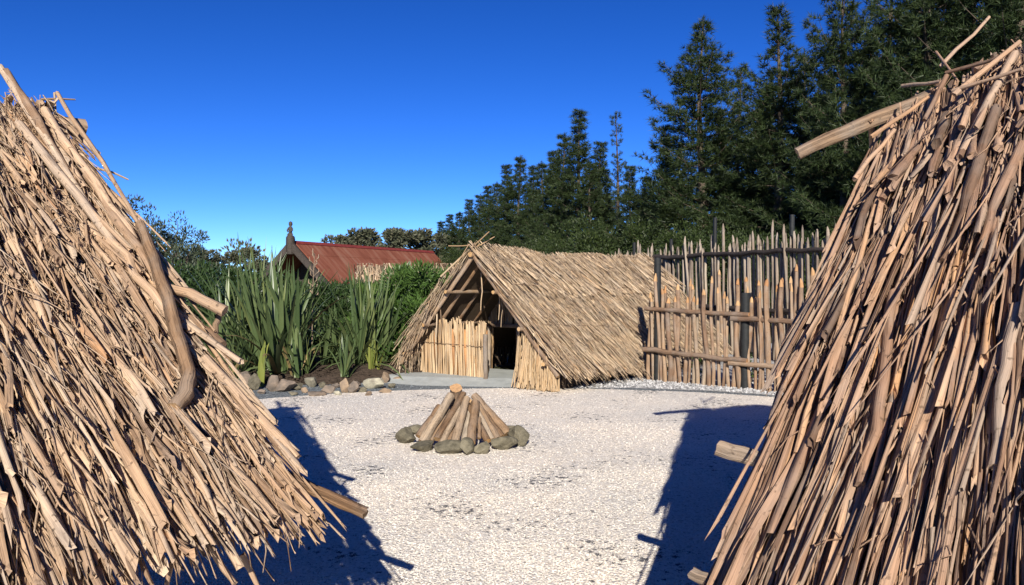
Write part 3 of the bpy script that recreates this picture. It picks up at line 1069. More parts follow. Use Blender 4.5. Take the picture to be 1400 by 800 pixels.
def left_hut():
    th = math.atan2(0.7071, -0.7071)
    hut = make_hut((-3.11, 5.37, 0), th, 'close thatched hut on the left with a bent log along its roof edge')
    H0, k = 2.85, 0.64
    H = const(H0)
    ca = 1 / math.hypot(1, k)
    tlen = 3.22 / ca
    deck(hut, H, k, tlen - 0.32, 0.06, 5.0)
    thatch_slope(hut, 1, -1, H, k, tlen, -0.02, 3.3, 9, 'thatch_left', {'round': 2, 'strip': 6, 'split': 2}, 0.024, (0.009, 0.040), (0.6, 1.6), layers=3,
                 fringe=0.05, jitter=0.055, thin=5000, n_single=300, lift=0.12, verge_long=26)
    thatch_slope(hut, 2, -1, H, k, tlen, 3.3, 5.0, 6, 'thatch_left', {'strip': 5, 'split': 3}, 0.07, (0.05, 0.1), (0.8, 1.3), layers=2, fringe=0.02, name='thatch')
    thatch_slope(hut, 3, 1, H, k, tlen, -0.02, 5.0, 7, 'thatch_left', {'round': 2, 'strip': 5, 'split': 2}, 0.07, (0.05, 0.09), (0.8, 1.4), layers=2, fringe=0.08, name='thatch')
    hut_walls(hut, 4, H, k, 2.65, 0.55, 4.85, H0 - k * 2.65 - 0.08)
    rp = lambda px, py, off=0.14: roof_point(hut, px, py, -1, H0, k, off)
    # bent log lying down the edge of the roof
    stick('edge_log', hut, [rp(192, 308, 0.19), rp(211, 358, 0.20), rp(229, 408, 0.21), rp(243, 460, 0.21), rp(257, 512, 0.21), rp(252, 538, 0.19), rp(238, 558, 0.16)],
          0.030, 0.036, 5, 'dark_pole', 'cut_wood', sides=12, rough=0.11, segs=18, wob=0.002)
    # long split poles on the upper edge
    for i, (a, b, r) in enumerate([((2, 92), (130, 300), 0.022), ((62, 150), (196, 352), 0.028), ((120, 240), (226, 398), 0.030), ((28, 170), (190, 372), 0.028), ((80, 128), (196, 318), 0.014), ((10, 100), (92, 236), 0.03), ((150, 330), (262, 476), 0.026), ((280, 490), (405, 628), 0.022)]):
        stick('edge_pole', hut, [rp(*a, 0.15), rp((a[0] + b[0]) / 2 + 2, (a[1] + b[1]) / 2, 0.17), rp(*b, 0.15)], r, r * 0.85, 20 + i, 'thatch_left', sides=7, wob=0.006)
    # sticks that jut out past the edge
    e = rp(212, 390, 0.16)
    f = rp(308, 426, 0.20)
    stick('split_stave', hut, [e, (e + f) / 2 + (0, 0, 0.02), f], 0.022, 0.030, 31, 'thatch_left', sides=6)
    e = rp(252, 425, 0.10)
    f = rp(303, 472, 0.12)
    stick('split_stave', hut, [e, f], 0.022, 0.028, 32, 'thatch_left', sides=6)
    e = rp(300, 424, 0.14); f = rp(290, 468, 0.02)
    stick('split_stave', hut, [e, f], 0.016, 0.014, 33, 'dark_pole', sides=6)
    for i, (a, b) in enumerate([((130, 230), (176, 246)), ((58, 137), (104, 137)), ((76, 128), (78, 170))]):
        stick('loose_straw', hut, [rp(*a, 0.08), rp(*b, 0.08)], 0.009, 0.005, 34 + i, 'reed_wall', sides=5, segs=2)
    # rafter ends below the eave
    tip = rp(500, 703, 0.03)
    base = rp(360, 640, -0.02)
    stick('rafter', hut, [base, (base + tip) / 2, tip], 0.028, 0.023, 38, 'dark_pole', 'cut_wood', sides=10, segs=8, wob=0.003)
    # ridge pole
    stick('ridge_pole', hut, [(0, -0.22, H0 - 0.02), (0, 5.0, H0 - 0.02)], 0.05, 0.05, 39, 'pole', 'cut_wood', sides=8, segs=8)
    # loose hanging straws at the eave
    for i, (a, b) in enumerate([((246, 735), (226, 800)), ((276, 740), (320, 800)), ((330, 760), (352, 806))]):
        stick('loose_straw', hut, [rp(*a, 0.06), rp(*b, 0.0)], 0.013, 0.009, 50 + i, 'thatch_left', sides=5, segs=3)


left_hut()


def right_hut():
    th = math.atan2(-0.821, -0.571)
    hut = make_hut((2.47, 5.26, 0), th, 'close thatched hut on the right with a log jutting from its peak')
    H0, k, rise = 2.75, 0.735, 0.46
    H = lambda y: H0 + rise * np.clip(np.asarray(y, float), -0.3, 1.3)
    ca = 1 / math.hypot(1, k)
    tlen = 3.4 / ca
    deck(hut, H, k, tlen - 0.2, 0.06, 5.0)
    thatch_slope(hut, 5, 1, H, k, tlen, -0.02, 3.6, 8, 'thatch_right', {'round': 1, 'strip': 7, 'split': 2}, 0.025, (0.010, 0.042), (1.0, 2.2), layers=3,
                 fringe=0.05, jitter=0.042, thin=1800, n_single=300, lift=0.11, verge_long=40, thin_w=(0.004, 0.014))
    # the heavy stems of the top course
    thatch_slope(hut, 15, 1, H, k, 1.25, 0.15, 3.6, 2, 'thatch_right', {'round': 4, 'strip': 1}, 0.065, (0.036, 0.07), (0.75, 1.2), layers=1,
                 fringe=0.05, jitter=0.06, lift=0.20, name='thatch')
    thatch_slope(hut, 6, 1, H, k, tlen, 3.6, 5.0, 6, 'thatch_right', {'strip': 5, 'split': 3}, 0.07, (0.05, 0.1), (0.8, 1.3), layers=2, fringe=0.02, name='thatch')
    thatch_slope(hut, 7, -1, H, k, tlen, -0.02, 5.0, 7, 'thatch_right', {'round': 2, 'strip': 5, 'split': 2}, 0.07, (0.05, 0.09), (0.8, 1.4), layers=2, fringe=0.08, name='thatch')
    hut_walls(hut, 8, H, k, 2.85, 0.55, 4.85, H0 - k * 2.85 - 0.06)
    rp = lambda px, py, off=0.12: roof_point(hut, px, py, 1, H0, k, off, rise)
    # ridge pole jutting out to the left, a little crooked
    R = np.array(hut.matrix_basis)
    def loc(p):
        return R[:3, :3].T @ (np.asarray(p) - R[:3, 3])
    stick('ridge_pole', hut, [loc(at(1090, 211, 5.42)), loc(at(1153, 183, 5.34)), loc(at(1216, 158, 5.25)), loc(at(1290, 128, 5.12))], 0.040, 0.050, 61, 'pole', 'cut_wood', sides=12, rough=0.09, segs=9, wob=0.004)
    # purlin ends
    for i, (a, b, ya, r) in enumerate([((983, 613), (1085, 645), 3.42, 0.036), ((948, 786), (1020, 818), 2.98, 0.025)]):
        pa = at(a[0], a[1], ya)
        pb = at(b[0], b[1], ya - 0.2)
        stick('purlin', hut, [loc(pa), loc(pb)], r, r, 63 + i, 'pole', 'cut_wood', sides=10, rough=0.05, wob=0.002)
    # sticks crossed over the ridge
    for i, (a, b, oa, ob, r) in enumerate([((1284, 92), (1350, 25), 0.10, 0.16, 0.014), ((1278, 72), (1308, 112), 0.12, 0.12, 0.009), ((1232, 118), (1284, 112), 0.14, 0.14, 0.014),
                                           ((1292, 100), (1372, 76), 0.18, 0.18, 0.014), ((1303, 130), (1392, 58), 0.19, 0.19, 0.018), ((1292, 105), (1262, 165), 0.18, 0.17, 0.017),
                                           ((1190, 187), (1268, 132), 0.17, 0.17, 0.014), ((1168, 245), (1222, 178), 0.12, 0.13, 0.016), ((1300, 125), (1395, 95), 0.2, 0.2, 0.012)]):
        stick('cross_stick', hut, [rp(*a, oa), rp(*b, ob)], r, r * 0.8, 70 + i, 'thatch_right', sides=6, segs=3)
    # long bark strips over the face
    for i, (a, m, b, r) in enumerate([((1222, 400), (1206, 540), (1178, 665), 0.027), ((1385, 75), (1325, 190), (1262, 300), 0.030), ((1360, 150), (1330, 250), (1290, 360), 0.036),
                                      ((1396, 200), (1362, 280), (1340, 345), 0.036), ((1200, 270), (1148, 440), (1090, 620), 0.016), ((1395, 420), (1370, 520), (1362, 640), 0.026)]):
        stick('bark_pole', hut, [rp(*a, 0.15), rp(*m, 0.16), rp(*b, 0.13)], r * 0.8, r * 0.72, 85 + i, 'thatch_right', sides=8, segs=7, wob=0.006)


right_hut()


def back_hut():
    th = math.atan2(-0.62, 0.79)
    hut = make_hut((-0.62, 14.0, 0), th, 'low thatched hut with an open porch across the court')
    H0, k = 2.33, 1.10
    sag = lambda y: H0 - 0.09 * np.sin(np.clip(np.asarray(y, float) / 6.15, 0, 1) * np.pi) + 0.025 * np.sin(np.asarray(y, float) * 2.1) + 0.012 * np.sin(np.asarray(y, float) * 5.3)
    H = sag
    ca = 1 / math.hypot(1, k)
    half = 1.90
    tlen = half / ca
    deck(hut, H, k, tlen - 0.12, 0.03, 6.05)
    for sgn, sd, ns in ((1, 9, 300), (-1, 10, 0)):
        thatch_slope(hut, sd, sgn, H, k, tlen, -0.16, 6.15, 7, 'thatch_back', {'slim': 5, 'strip': 2, 'split': 1}, 0.034 if ns else 0.06, (0.011, 0.034), (0.7, 1.6), layers=3 if ns else 2,
                     fringe=0.07, jitter=0.09, thin=4000 if ns else 400, n_single=ns, lift=0.09, skew=0.12, verge_long=40, thin_w=(0.006, 0.014))
    thatch_slope(hut, 12, 1, H, k, 1.05, 0.35, 6.15, 2, 'thatch_back', {'strip': 3, 'round': 1, 'slim': 2}, 0.05, (0.016, 0.04), (0.7, 1.2), layers=2,
                 fringe=0.05, jitter=0.10, lift=0.15, skew=0.16, name='thatch')
    rg = np.random.default_rng(90)
    # frame: barge poles, rafters, purlins, ridge pole
    for sgn in (1, -1):
        stick('barge_pole', hut, [(sgn * -0.06, -0.09, H0 - 0.02), (sgn * 0.95, -0.10, H0 - k * 0.95 - 0.10), (sgn * (half - 0.1), -0.09, H0 - k * (half - 0.1) - 0.10)], 0.034, 0.042, 91 + sgn, 'pole', 'cut_wood', segs=8)
        for yy in (0.22, 0.70, 1.18):
            stick('rafter', hut, [(0, yy, H0 - 0.08), (sgn * (half - 0.1), yy, H0 - k * (half - 0.1) - 0.10)], 0.045, 0.045, int(94 + yy * 10 + sgn), 'dark_pole', sides=7)
        for xx in (0.55, 1.1, 1.6):
            stick('purlin', hut, [(sgn * xx, -0.22, H0 - k * xx - 0.12), (sgn * xx, 1.6, H0 - k * xx - 0.12)], 0.034, 0.034, int(100 + xx * 10 + sgn), 'pole', 'cut_wood', sides=7)
    stick('ridge_pole', hut, [(0, -0.18, H0 - 0.07), (0, 6.15, H0 - 0.07)], 0.05, 0.05, 112, 'pole', 'cut_wood', segs=8)
    # crossed sticks on the peak
    for i, (a, b, r) in enumerate([((-0.36, -0.1, H0 - 0.16), (0.30, -0.02, H0 + 0.32), 0.014), ((0.12, -0.1, H0 - 0.06), (-0.14, 0.0, H0 + 0.18), 0.012), ((-0.62, -0.05, H0 + 0.10), (0.1, 0.02, H0 + 0.10), 0.012),
                                   ((-0.75, -0.12, H0 - 0.45), (0.02, -0.08, H0 + 0.10), 0.02), ((0.0, -0.05, H0 + 0.05), (0.2, 0.25, H0 + 0.25), 0.01)]):
        stick('cross_stick', hut, [a, b], r, r * 0.8, 115 + i, 'reed_wall', sides=6, segs=3)
    # front screen of reed slabs, each one to be picked out
    x = -1.55
    i = 0
    while x < 0.06:
        w = rg.uniform(0.13, 0.20)
        zt = min(1.06 + rg.normal(0, 0.035), H0 - k * abs(x + w / 2) - 0.02 + 0.25)
        if x < -1.3:
            zt = 0.95
        g = Geo()
        reed_row(g, rg, (x + 0.01, 0.16), (x + w - 0.01, 0.16), lambda f: zt, 0.034, (0.05, 0.075), z0=0.02, lean=0.006, probs={'strip': 1})
        g.build('reed_panel', 'reed_wall', hut)
        x += w
        i += 1
    # backing so that no light leaks through
    g = Geo()
    g.box((-1.5, 0.20, 0.0), (0.06, 0.23, 0.92))
    g.build('screen_board', 'orange_reed', hut)
    stick('screen_lath', hut, [(-1.5, 0.13, 0.66), (0.08, 0.13, 0.64)], 0.006, 0.006, 122, 'dark_pole', sides=5)
    # right hand bundle
    x = 0.98
    while x < 1.72:
        w = rg.uniform(0.08, 0.14)
        zt = H0 - k * (x + w / 2) + 0.10
        g = Geo()
        reed_row(g, rg, (x, 0.02), (x + w, 0.02), lambda f: zt, 0.024, (0.022, 0.038), z0=0.01, lean=0.05, probs={'round': 1, 'strip': 1, 'slim': 2})
        g.build('reed_bundle', 'reed_wall', hut)
        x += w
    # inner wall with the doorway
    yy = 1.5
    d0, d1, dz = -0.90, -0.26, 0.92
    def wall_seg(x0, x1, zb, mat, nm):
        g = Geo()
        reed_row(g, rg, (x0, yy), (x1, yy), lambda f: H0 - k * abs(x0 + (x1 - x0) * f) - 0.06, 0.04, (0.04, 0.06), z0=zb, lean=0.012)
        g.build(nm, mat, hut, kind='stuff')
    wall_seg(-1.7, d0, 0.0, 'reed_wall', 'inner_wall')
    wall_seg(d1, 1.7, 0.0, 'reed_wall', 'inner_wall')
    wall_seg(d0, d1, dz, 'reed_wall', 'inner_wall')
    g = Geo()
    g.box((d0 - 0.09, yy - 0.06, dz - 0.02), (d1 + 0.09, yy + 0.05, dz + 0.05))
    g.build('lintel', 'pole', hut)
    for xx in (d0 - 0.04, d1 + 0.04):
        stick('door_post', hut, [(xx, yy - 0.04, 0.0), (xx, yy - 0.04, dz)], 0.035, 0.032, int(130 + xx * 10), 'stake_grey', sides=8)
    # a pale post where the screen ends
    stick('porch_post', hut, [(0.10, 0.12, 0.0), (0.10, 0.12, 0.86)], 0.045, 0.042, 134, 'stake_grey', 'cut_wood')
    # back and side walls
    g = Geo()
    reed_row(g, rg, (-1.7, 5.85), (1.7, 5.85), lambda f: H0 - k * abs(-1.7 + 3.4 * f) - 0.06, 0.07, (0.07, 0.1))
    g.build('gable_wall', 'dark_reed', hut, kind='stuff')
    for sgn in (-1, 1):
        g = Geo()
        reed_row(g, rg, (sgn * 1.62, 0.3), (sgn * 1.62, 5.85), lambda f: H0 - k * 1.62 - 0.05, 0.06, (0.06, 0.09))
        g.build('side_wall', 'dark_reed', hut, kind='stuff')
    # straws that hang in the porch
    for i, (xx, yy2, z0, z1, r) in enumerate([(0.06, 0.05, 1.95, 1.28, 0.012), (0.42, 0.1, 1.72, 1.12, 0.010), (0.46, 0.12, 1.6, 1.0, 0.008), (-0.92, -0.06, 1.5, 0.78, 0.016), (-0.84, -0.04, 1.45, 0.75, 0.012),
                                              (-1.15, -0.06, 1.15, 0.85, 0.014), (1.42, -0.12, 0.78, 0.42, 0.012), (1.15, -0.12, 1.02, 0.8, 0.010)]):
        stick('hanging_straw', hut, [(xx, yy2, z0), (xx + 0.02, yy2, (z0 + z1) / 2), (xx - 0.01, yy2, z1)], r, r * 0.7, 140 + i, 'thatch_back', sides=5, segs=4)
    # dry fronds drooping from the left eave
    n = 330
    f = rg.random(n)
    xx = -rg.uniform(0.5, 2.0, n) ** 0.8 * 1.15
    xx = np.maximum(xx, -1.82)
    pos = np.stack([xx, rg.uniform(-0.15, 0.5, n), H0 + k * xx + rg.uniform(0.0, 0.35, n)], 1)
    pos[:, 2] = np.maximum(pos[:, 2], 0.3)
    pos[:, 1] = np.where(xx > -1.45, rg.uniform(-0.2, -0.05, n), pos[:, 1])
    d = np.stack([np.where(xx > -1.45, rg.normal(-0.62, 0.12, n), rg.normal(-0.04, 0.12, n)), rg.normal(-0.1, 0.12, n), -np.ones(n)], 1)
    L = np.minimum(rg.uniform(0.3, 0.8, n), pos[:, 2] + 0.05)
    g = Geo()
    join_stems(g, kinds(rg, n, {'slim': 1, 'thin': 1}), frames(pos, d, rg.normal(size=(n, 3)), L, rg.uniform(0.008, 0.022, n)), rg.random(n))
    g.build('eave_fronds', 'thatch_back', hut, kind='stuff')
    n = 200
    xx = rg.uniform(0.98, 1.72, n)
    z1 = H0 - k * xx - 0.02
    pos = np.stack([xx, rg.uniform(-0.10, -0.02, n), np.minimum(z1, 1.02) * rg.uniform(0.55, 1.0, n)], 1)
    d = np.stack([0.22 * (xx - 1.1) + rg.normal(0.02, 0.05, n), rg.normal(-0.12, 0.07, n), -np.ones(n)], 1)
    L = np.minimum(rg.uniform(0.4, 1.0, n), pos[:, 2] * 0.985)
    g = Geo()
    join_stems(g, kinds(rg, n, {'slim': 2, 'strip': 1}), frames(pos, d, rg.normal(0, 0.4, (n, 3)) + (0, -1, 0), L, rg.uniform(0.014, 0.034, n)), rg.random(n))
    g.build('frond_skirt', 'reed_wall', hut, kind='stuff')
    # ties across the thatch
    for zt in (0.95, 1.85):
        pts = []
        for yv in np.linspace(0.1, 6.0, 12):
            x_ = zt * ca
            pts.append((x_ + 0.14 * k * ca, yv, float(H(np.array([yv]))[0]) - k * x_ + 0.14 * ca + 0.012 * math.sin(yv * 4)))
        stick('thatch_tie', hut, pts, 0.006, 0.006, int(160 + zt * 10), 'dark_pole', sides=4, segs=22, wob=0.006)


back_hut()

# porch floor in front of the back hut
g = Geo()
fl = [(-3.0, 14.95), (-2.5, 14.2), (-1.6, 13.72), (-0.3, 13.52), (0.15, 13.45), (0.62, 13.9), (0.9, 15.0), (-0.5, 16.2), (-2.0, 15.6)]
n = len(fl)
top = [(x * 0.86 - 0.1, 14.75 + (y - 14.75) * 0.62 + 0.06, 0.085) for x, y in fl]
g.faces([(x, y, -0.005) for x, y in fl] + top, [(i, (i + 1) % n, n + (i + 1) % n, n + i) for i in range(n)] + [tuple(range(n, 2 * n))])
g.build('porch_floor', 'slab', None, kind='structure', smooth=False)


# a second hut roof beyond the bushes
def far_hut():
    hut = make_hut((-5.9, 30.5, 0), math.radians(-78), 'straw roof showing between the red roofed house and the porch hut')
    H = const(2.42)
    k = 0.85
    deck(hut, H, k, 2.9, 0.0, 4.6)
    for sgn in (1, -1):
        thatch_slope(hut, 170 + sgn, sgn, H, k, 3.0, -0.05, 4.7, 6, 'thatch_back', {'slim': 3, 'strip': 1}, 0.09, (0.03, 0.07), (0.6, 1.1), layers=2, fringe=0.05, jitter=0.1, lift=0.08)
    hut_walls(hut, 173, H, k, 1.9, 0.4, 4.3, 0.75, 'reed_wall')


far_hut()


# ------------------------------------------------------------------ red roofed meeting house
def meeting_house():
    A = at(403, 331, 58.0)
    B = at(592, 342, 76.0)
    u = np.array([B[0] - A[0], B[1] - A[1]])
    ln = float(np.hypot(*u))
    u /= ln
    th = math.atan2(-u[0], u[1])
    h = empty('meeting_house', (A[0], A[1], 0), th, 'long house with rusty red iron roof and carved figure on its gable', 'house')
    Hh = float(A[2])
    half, k = 3.6, 0.92
    ez = Hh - half * k
    for sgn in (1, -1):
        g = Geo()
        V = [(0, 0.0, Hh), (sgn * half, 0.0, ez), (sgn * half, ln, ez), (0, ln, Hh), (0, 0, Hh - 0.08), (sgn * half, 0, ez - 0.08), (sgn * half, ln, ez - 0.08), (0, ln, Hh - 0.08)]
        g.faces(V, [(0, 1, 2, 3), (7, 6, 5, 4), (0, 4, 5, 1), (1, 5, 6, 2), (2, 6, 7, 3), (3, 7, 4, 0)])
        r = g.build('roof', 'rust_roof', h, smooth=False)
        # lap joint between the two lengths of iron
        g = Geo()
        x0 = 0.95
        g.faces([(sgn * x0, 0.01, Hh - k * x0 + 0.03), (sgn * (x0 + 0.12), 0.01, Hh - k * (x0 + 0.12) + 0.03), (sgn * (x0 + 0.12), ln - 0.01, Hh - k * (x0 + 0.12) + 0.03), (sgn * x0, ln - 0.01, Hh - k * x0 + 0.03),
                 (sgn * x0, 0.01, Hh - k * x0 - 0.01), (sgn * (x0 + 0.12), 0.01, Hh - k * (x0 + 0.12) - 0.01), (sgn * (x0 + 0.12), ln - 0.01, Hh - k * (x0 + 0.12) - 0.01), (sgn * x0, ln - 0.01, Hh - k * x0 - 0.01)],
                [(0, 1, 2, 3), (7, 6, 5, 4), (0, 4, 5, 1), (1, 5, 6, 2), (2, 6, 7, 3), (3, 7, 4, 0)])
        g.build('lap_joint', 'rust_roof', r, smooth=False)
        # barge board
        g = Geo()
        w = 0.62
        q = half + 0.5
        V = []
        for yy in (-0.55, -0.35):
            V += [(0, yy, Hh + 0.12), (sgn * q, yy, Hh + 0.12 - q * k), (sgn * q, yy, Hh + 0.12 - q * k - w), (0, yy, Hh + 0.12 - w)]
        g.faces(V, [(0, 1, 2, 3), (7, 6, 5, 4), (0, 4, 5, 1), (1, 5, 6, 2), (2, 6, 7, 3), (3, 7, 4, 0)])
        g.build('barge_board', 'carved', h, smooth=False)
        g = Geo()
        g.box((min(sgn * (half - 0.25), sgn * (half - 0.05)), 0.2, 0), (max(sgn * (half - 0.25), sgn * (half - 0.05)), ln - 0.1, ez - 0.1))
        g.build('wall', 'carved', h, smooth=False)
        stick('porch_post', h, [(sgn * (half - 0.1), -0.45, 0), (sgn * (half - 0.1), -0.45, ez + 0.1)], 0.22, 0.2, 181, 'carved')
    # ridge capping
    g = Geo()
    for sgn in (1, -1):
        g.faces([(0, -0.02, Hh + 0.10), (sgn * 0.2, -0.02, Hh - 0.2 * k + 0.06), (sgn * 0.2, ln, Hh - 0.2 * k + 0.06), (0, ln, Hh + 0.10)], [(0, 1, 2, 3)])
    g.build('ridge_cap', 'red_ridge', h, smooth=False)
    # gable wall, set back in the porch, with door and window
    for yy, nm in ((2.6, 'gable_wall'), (ln - 0.15, 'gable_wall')):
        g = Geo()
        z0 = 0.0
        V = []
        for y2 in (yy, yy + 0.12):
            V += [(-half + 0.1, y2, 0), (half - 0.1, y2, 0), (half - 0.1, y2, ez), (0, y2, Hh - 0.2), (-half + 0.1, y2, ez)]
        g.faces(V, [(0, 1, 2, 3, 4), (9, 8, 7, 6, 5)] + [(i, i + 5, (i + 1) % 5 + 5, (i + 1) % 5) for i in range(5)])
        g.build(nm, 'carved', h, smooth=False)
    g = Geo(); g.box((-0.4, 2.52, 0), (0.5, 2.59, 1.9)); g.build('door', 'red_ridge', h, smooth=False)
    g = Geo(); g.box((1.2, 2.52, 0.9), (2.1, 2.59, 1.7)); g.build('window', 'black_post', h, smooth=False)
    # block at the peak and the carved figure on it
    g = Geo()
    g.tube([(0, -0.45, Hh - 0.9), (0, -0.45, Hh - 0.2), (0, -0.45, Hh + 0.15), (0, -0.45, Hh + 0.34), (0, -0.45, Hh + 0.42)], [0.30, 0.32, 0.30, 0.28, 0.24], 8, 183, 0.04)
    pk = g.build('gable_mask', 'carved', h)
    g = Geo()
    z = Hh + 0.40
    g.tube([(0, -0.45, z), (0, -0.45, z + 0.12), (0, -0.45, z + 0.3), (0, -0.45, z + 0.46), (0, -0.45, z + 0.62), (0, -0.45, z + 0.70), (0.02, -0.46, z + 0.84), (0.02, -0.46, z + 1.0), (0, -0.45, z + 1.06)],
           [0.14, 0.16, 0.12, 0.17, 0.16, 0.08, 0.14, 0.12, 0.05], 8, 184, 0.07)
    for sgn in (-1, 1):
        g.tube([(sgn * 0.16, -0.47, z + 0.6), (sgn * 0.24, -0.52, z + 0.42), (sgn * 0.1, -0.6, z + 0.32)], [0.06, 0.055, 0.05], 6, 185, 0.05)
        g.tube([(sgn * 0.09, -0.45, z + 0.2), (sgn * 0.2, -0.5, z + 0.1), (sgn * 0.12, -0.5, z - 0.04)], [0.08, 0.07, 0.07], 6, 186, 0.05)
    g.build('carved_figure', 'carved', h)


meeting_house()


# ------------------------------------------------------------------ fences
def stake_geo(seed, tip, bend=0.028):
    """unit-height stake with a hewn point"""
    rg = np.random.default_rng(seed)
    g = Geo()
    n = 7
    z = np.linspace(0, 1, n)
    ph = rg.uniform(0, 6.28)
    x = bend * np.sin(z * rg.uniform(2, 5) + ph)
    y = bend * np.cos(z * rg.uniform(2, 5) + ph)
    x -= x[0]; y -= y[0]
    tl = rg.uniform(0.05, 0.09)
    P = np.stack([x, y, z * (1 - tl)], 1)
    g.tube(P, np.linspace(1.05, 0.9, n) * 0.03, 7, seed, 0.08)
    b = P[-1]
    off = rg.normal(0, 0.008, 2)
    g.tube([b - (0, 0, 0.002), b + (off[0] * 0.5, off[1] * 0.5, tl * 0.55), b + (off[0], off[1], tl)], [0.0275, 0.021, 0.006], 6, seed + 1, 0.1, mi=1, cap_mi=1)
    return g


STAKES = [stake_geo(200 + i, True) for i in range(7)]
STAKE_MESH = [s.mesh('stake', ['stake', 'stake_tip']) for s in STAKES]
STAKE_GREY = [s.mesh('stake', ['stake_grey', 'stake_grey']) for s in STAKES]


def stake_at(parent, x, y, z0, h, w, seed, meshes, lean=0.03):
    rg = np.random.default_rng(seed)
    o = bpy.data.objects.new('stake', meshes[seed % len(meshes)])
    COL.objects.link(o)
    o.parent = parent
    o.location = (x, y, z0)
    o.rotation_euler = (rg.normal(0, lean * 0.5), rg.normal(0, lean), rg.uniform(0, 6.28))
    o.scale = (w, w, h)
    return o


def near_fence():
    P0 = np.array([2.45, 14.45]); dv = np.array([0.744, -0.668])
    th = math.atan2(dv[1], dv[0])
    f = empty('stake_fence', (P0[0], P0[1], 0), th, 'low fence of brown sharpened stakes beside the porch hut', 'fence')
    rg = np.random.default_rng(31)
    x = 0.0
    i = 0
    while x < 4.9:
        h = rg.choice([1.62, 1.75, 1.9, 1.55]) + rg.normal(0, 0.05)
        if x < 0.05:
            h = 1.65
        stake_at(f, x, rg.normal(0.05, 0.015), -0.05, h, rg.uniform(0.8, 1.5), 300 + i, STAKE_MESH, 0.025)
        x += rg.uniform(0.06, 0.115)
        i += 1
    for (x0, x1, z0, z1) in ((-0.02, 1.98, 1.30, 1.24), (-0.06, 1.95, 0.56, 0.48), (1.66, 3.5, 1.17, 1.16), (1.62, 3.6, 0.42, 0.42), (3.4, 4.95, 1.22, 1.2), (3.4, 4.95, 0.5, 0.46)):
        stick('rail', f, [(x0, -0.03, z0), ((x0 + x1) / 2, -0.04, (z0 + z1) / 2 - 0.01), (x1, -0.03, z1)], 0.042, 0.036, int(320 + x0 * 10 + z0 * 7), 'stake', 'stake_tip', sides=9, segs=9, wob=0.008)
    for (x, h, r) in ((0.17, 2.22, 0.066), (1.86, 1.60, 0.08), (3.5, 1.7, 0.08)):
        g = Geo()
        g.tube([(x, 0.08, -0.1), (x, 0.08, h * 0.5), (x, 0.08, h)], [r, r * 0.98, r * 0.96], 10, int(x * 10), 0.02)
        g.build('post', 'black_post', f)


near_fence()


def back_palisade():
    A = np.array([3.2, 25.2]); B = np.array([7.35, 15.2])
    dv = (B - A)
    ln = float(np.hypot(*dv))
    dv /= ln
    th = math.atan2(dv[1], dv[0])
    f = empty('palisade', (A[0], A[1], 0), th, 'tall palisade of weathered grey stakes with black posts behind the low fence', 'fence')
    rg = np.random.default_rng(33)
    x = 0.0
    i = 0
    while x < ln:
        h = 2.90 - 0.018 * (ln - x) + rg.normal(0, 0.12) + (0.35 if rg.random() < 0.04 else 0)
        stake_at(f, x, rg.normal(0, 0.03), -0.05, h, rg.uniform(0.8, 1.4), 400 + i, STAKE_GREY, 0.018)
        x += rg.uniform(0.045, 0.105)
        i += 1
    # a second row of thicker fresh stakes standing before the near end
    x = ln - 6.0
    while x < ln - 0.8:
        stake_at(f, x, -0.24 + rg.normal(0, 0.05), -0.05, rg.uniform(1.75, 2.35), rg.uniform(1.3, 2.0), 480 + i, STAKE_MESH, 0.03)
        x += rg.uniform(0.45, 0.75)
        i += 1
    for px in (865, 915, 975, 1080, 1165):
        tq = (px - 700) / FPX
        q = (tq * A[1] - A[0]) / (dv[0] - tq * dv[1])
        stick('post', f, [(q, 0.06, -0.1), (q, 0.06, (3.0, 3.0, 3.45, 3.3, 3.1)[(865, 915, 975, 1080, 1165).index(px)])], 0.058, 0.05, int(500 + q), 'black_post', sides=10, wob=0.003)
    for z in (2.5, 1.15):
        xs = [(0, 2.6), (2.4, 5.0), (4.7, 8.0), (7.7, ln)]
        for a, b in xs:
            stick('rail', f, [(a, -0.10, z + rg.normal(0, 0.04)), ((a + b) / 2, -0.10, z - 0.03), (b, -0.10, z + rg.normal(0, 0.05))], 0.060, 0.048, int(520 + a + z), 'charred_rail', sides=8, segs=9, wob=0.012)


back_palisade()


# ------------------------------------------------------------------ plants
def leaf_cloud(g, pos, axis, size, width, rg, tint=None, fold=0.25):
    """many single leaves: a folded lozenge of four points each"""
    n = len(pos)
    axis = axis / (np.linalg.norm(axis, axis=1)[:, None] + 1e-9)
    r = rg.normal(size=(n, 3))
    side = np.cross(axis, r)
    side /= np.linalg.norm(side, axis=1)[:, None] + 1e-9
    up = np.cross(side, axis)
    s = size[:, None]
    w = (size * width)[:, None]
    a = pos
    m1 = pos + axis * s * 0.45 + side * w * 0.5 + up * w * fold
    m2 = pos + axis * s * 0.45 - side * w * 0.5 + up * w * fold
    t = pos + axis * s
    V = np.stack([a, m1, t, m2], 1).reshape(-1, 3)
    base = np.array([0, 1, 2, 0, 2, 3])
    loops = (base[None] + (np.arange(n) * 4)[:, None]).ravel()
    ti = rg.random(n) if tint is None else tint
    g.raw(V, loops, np.full(2 * n, 3), None, None, np.repeat(ti, 4))


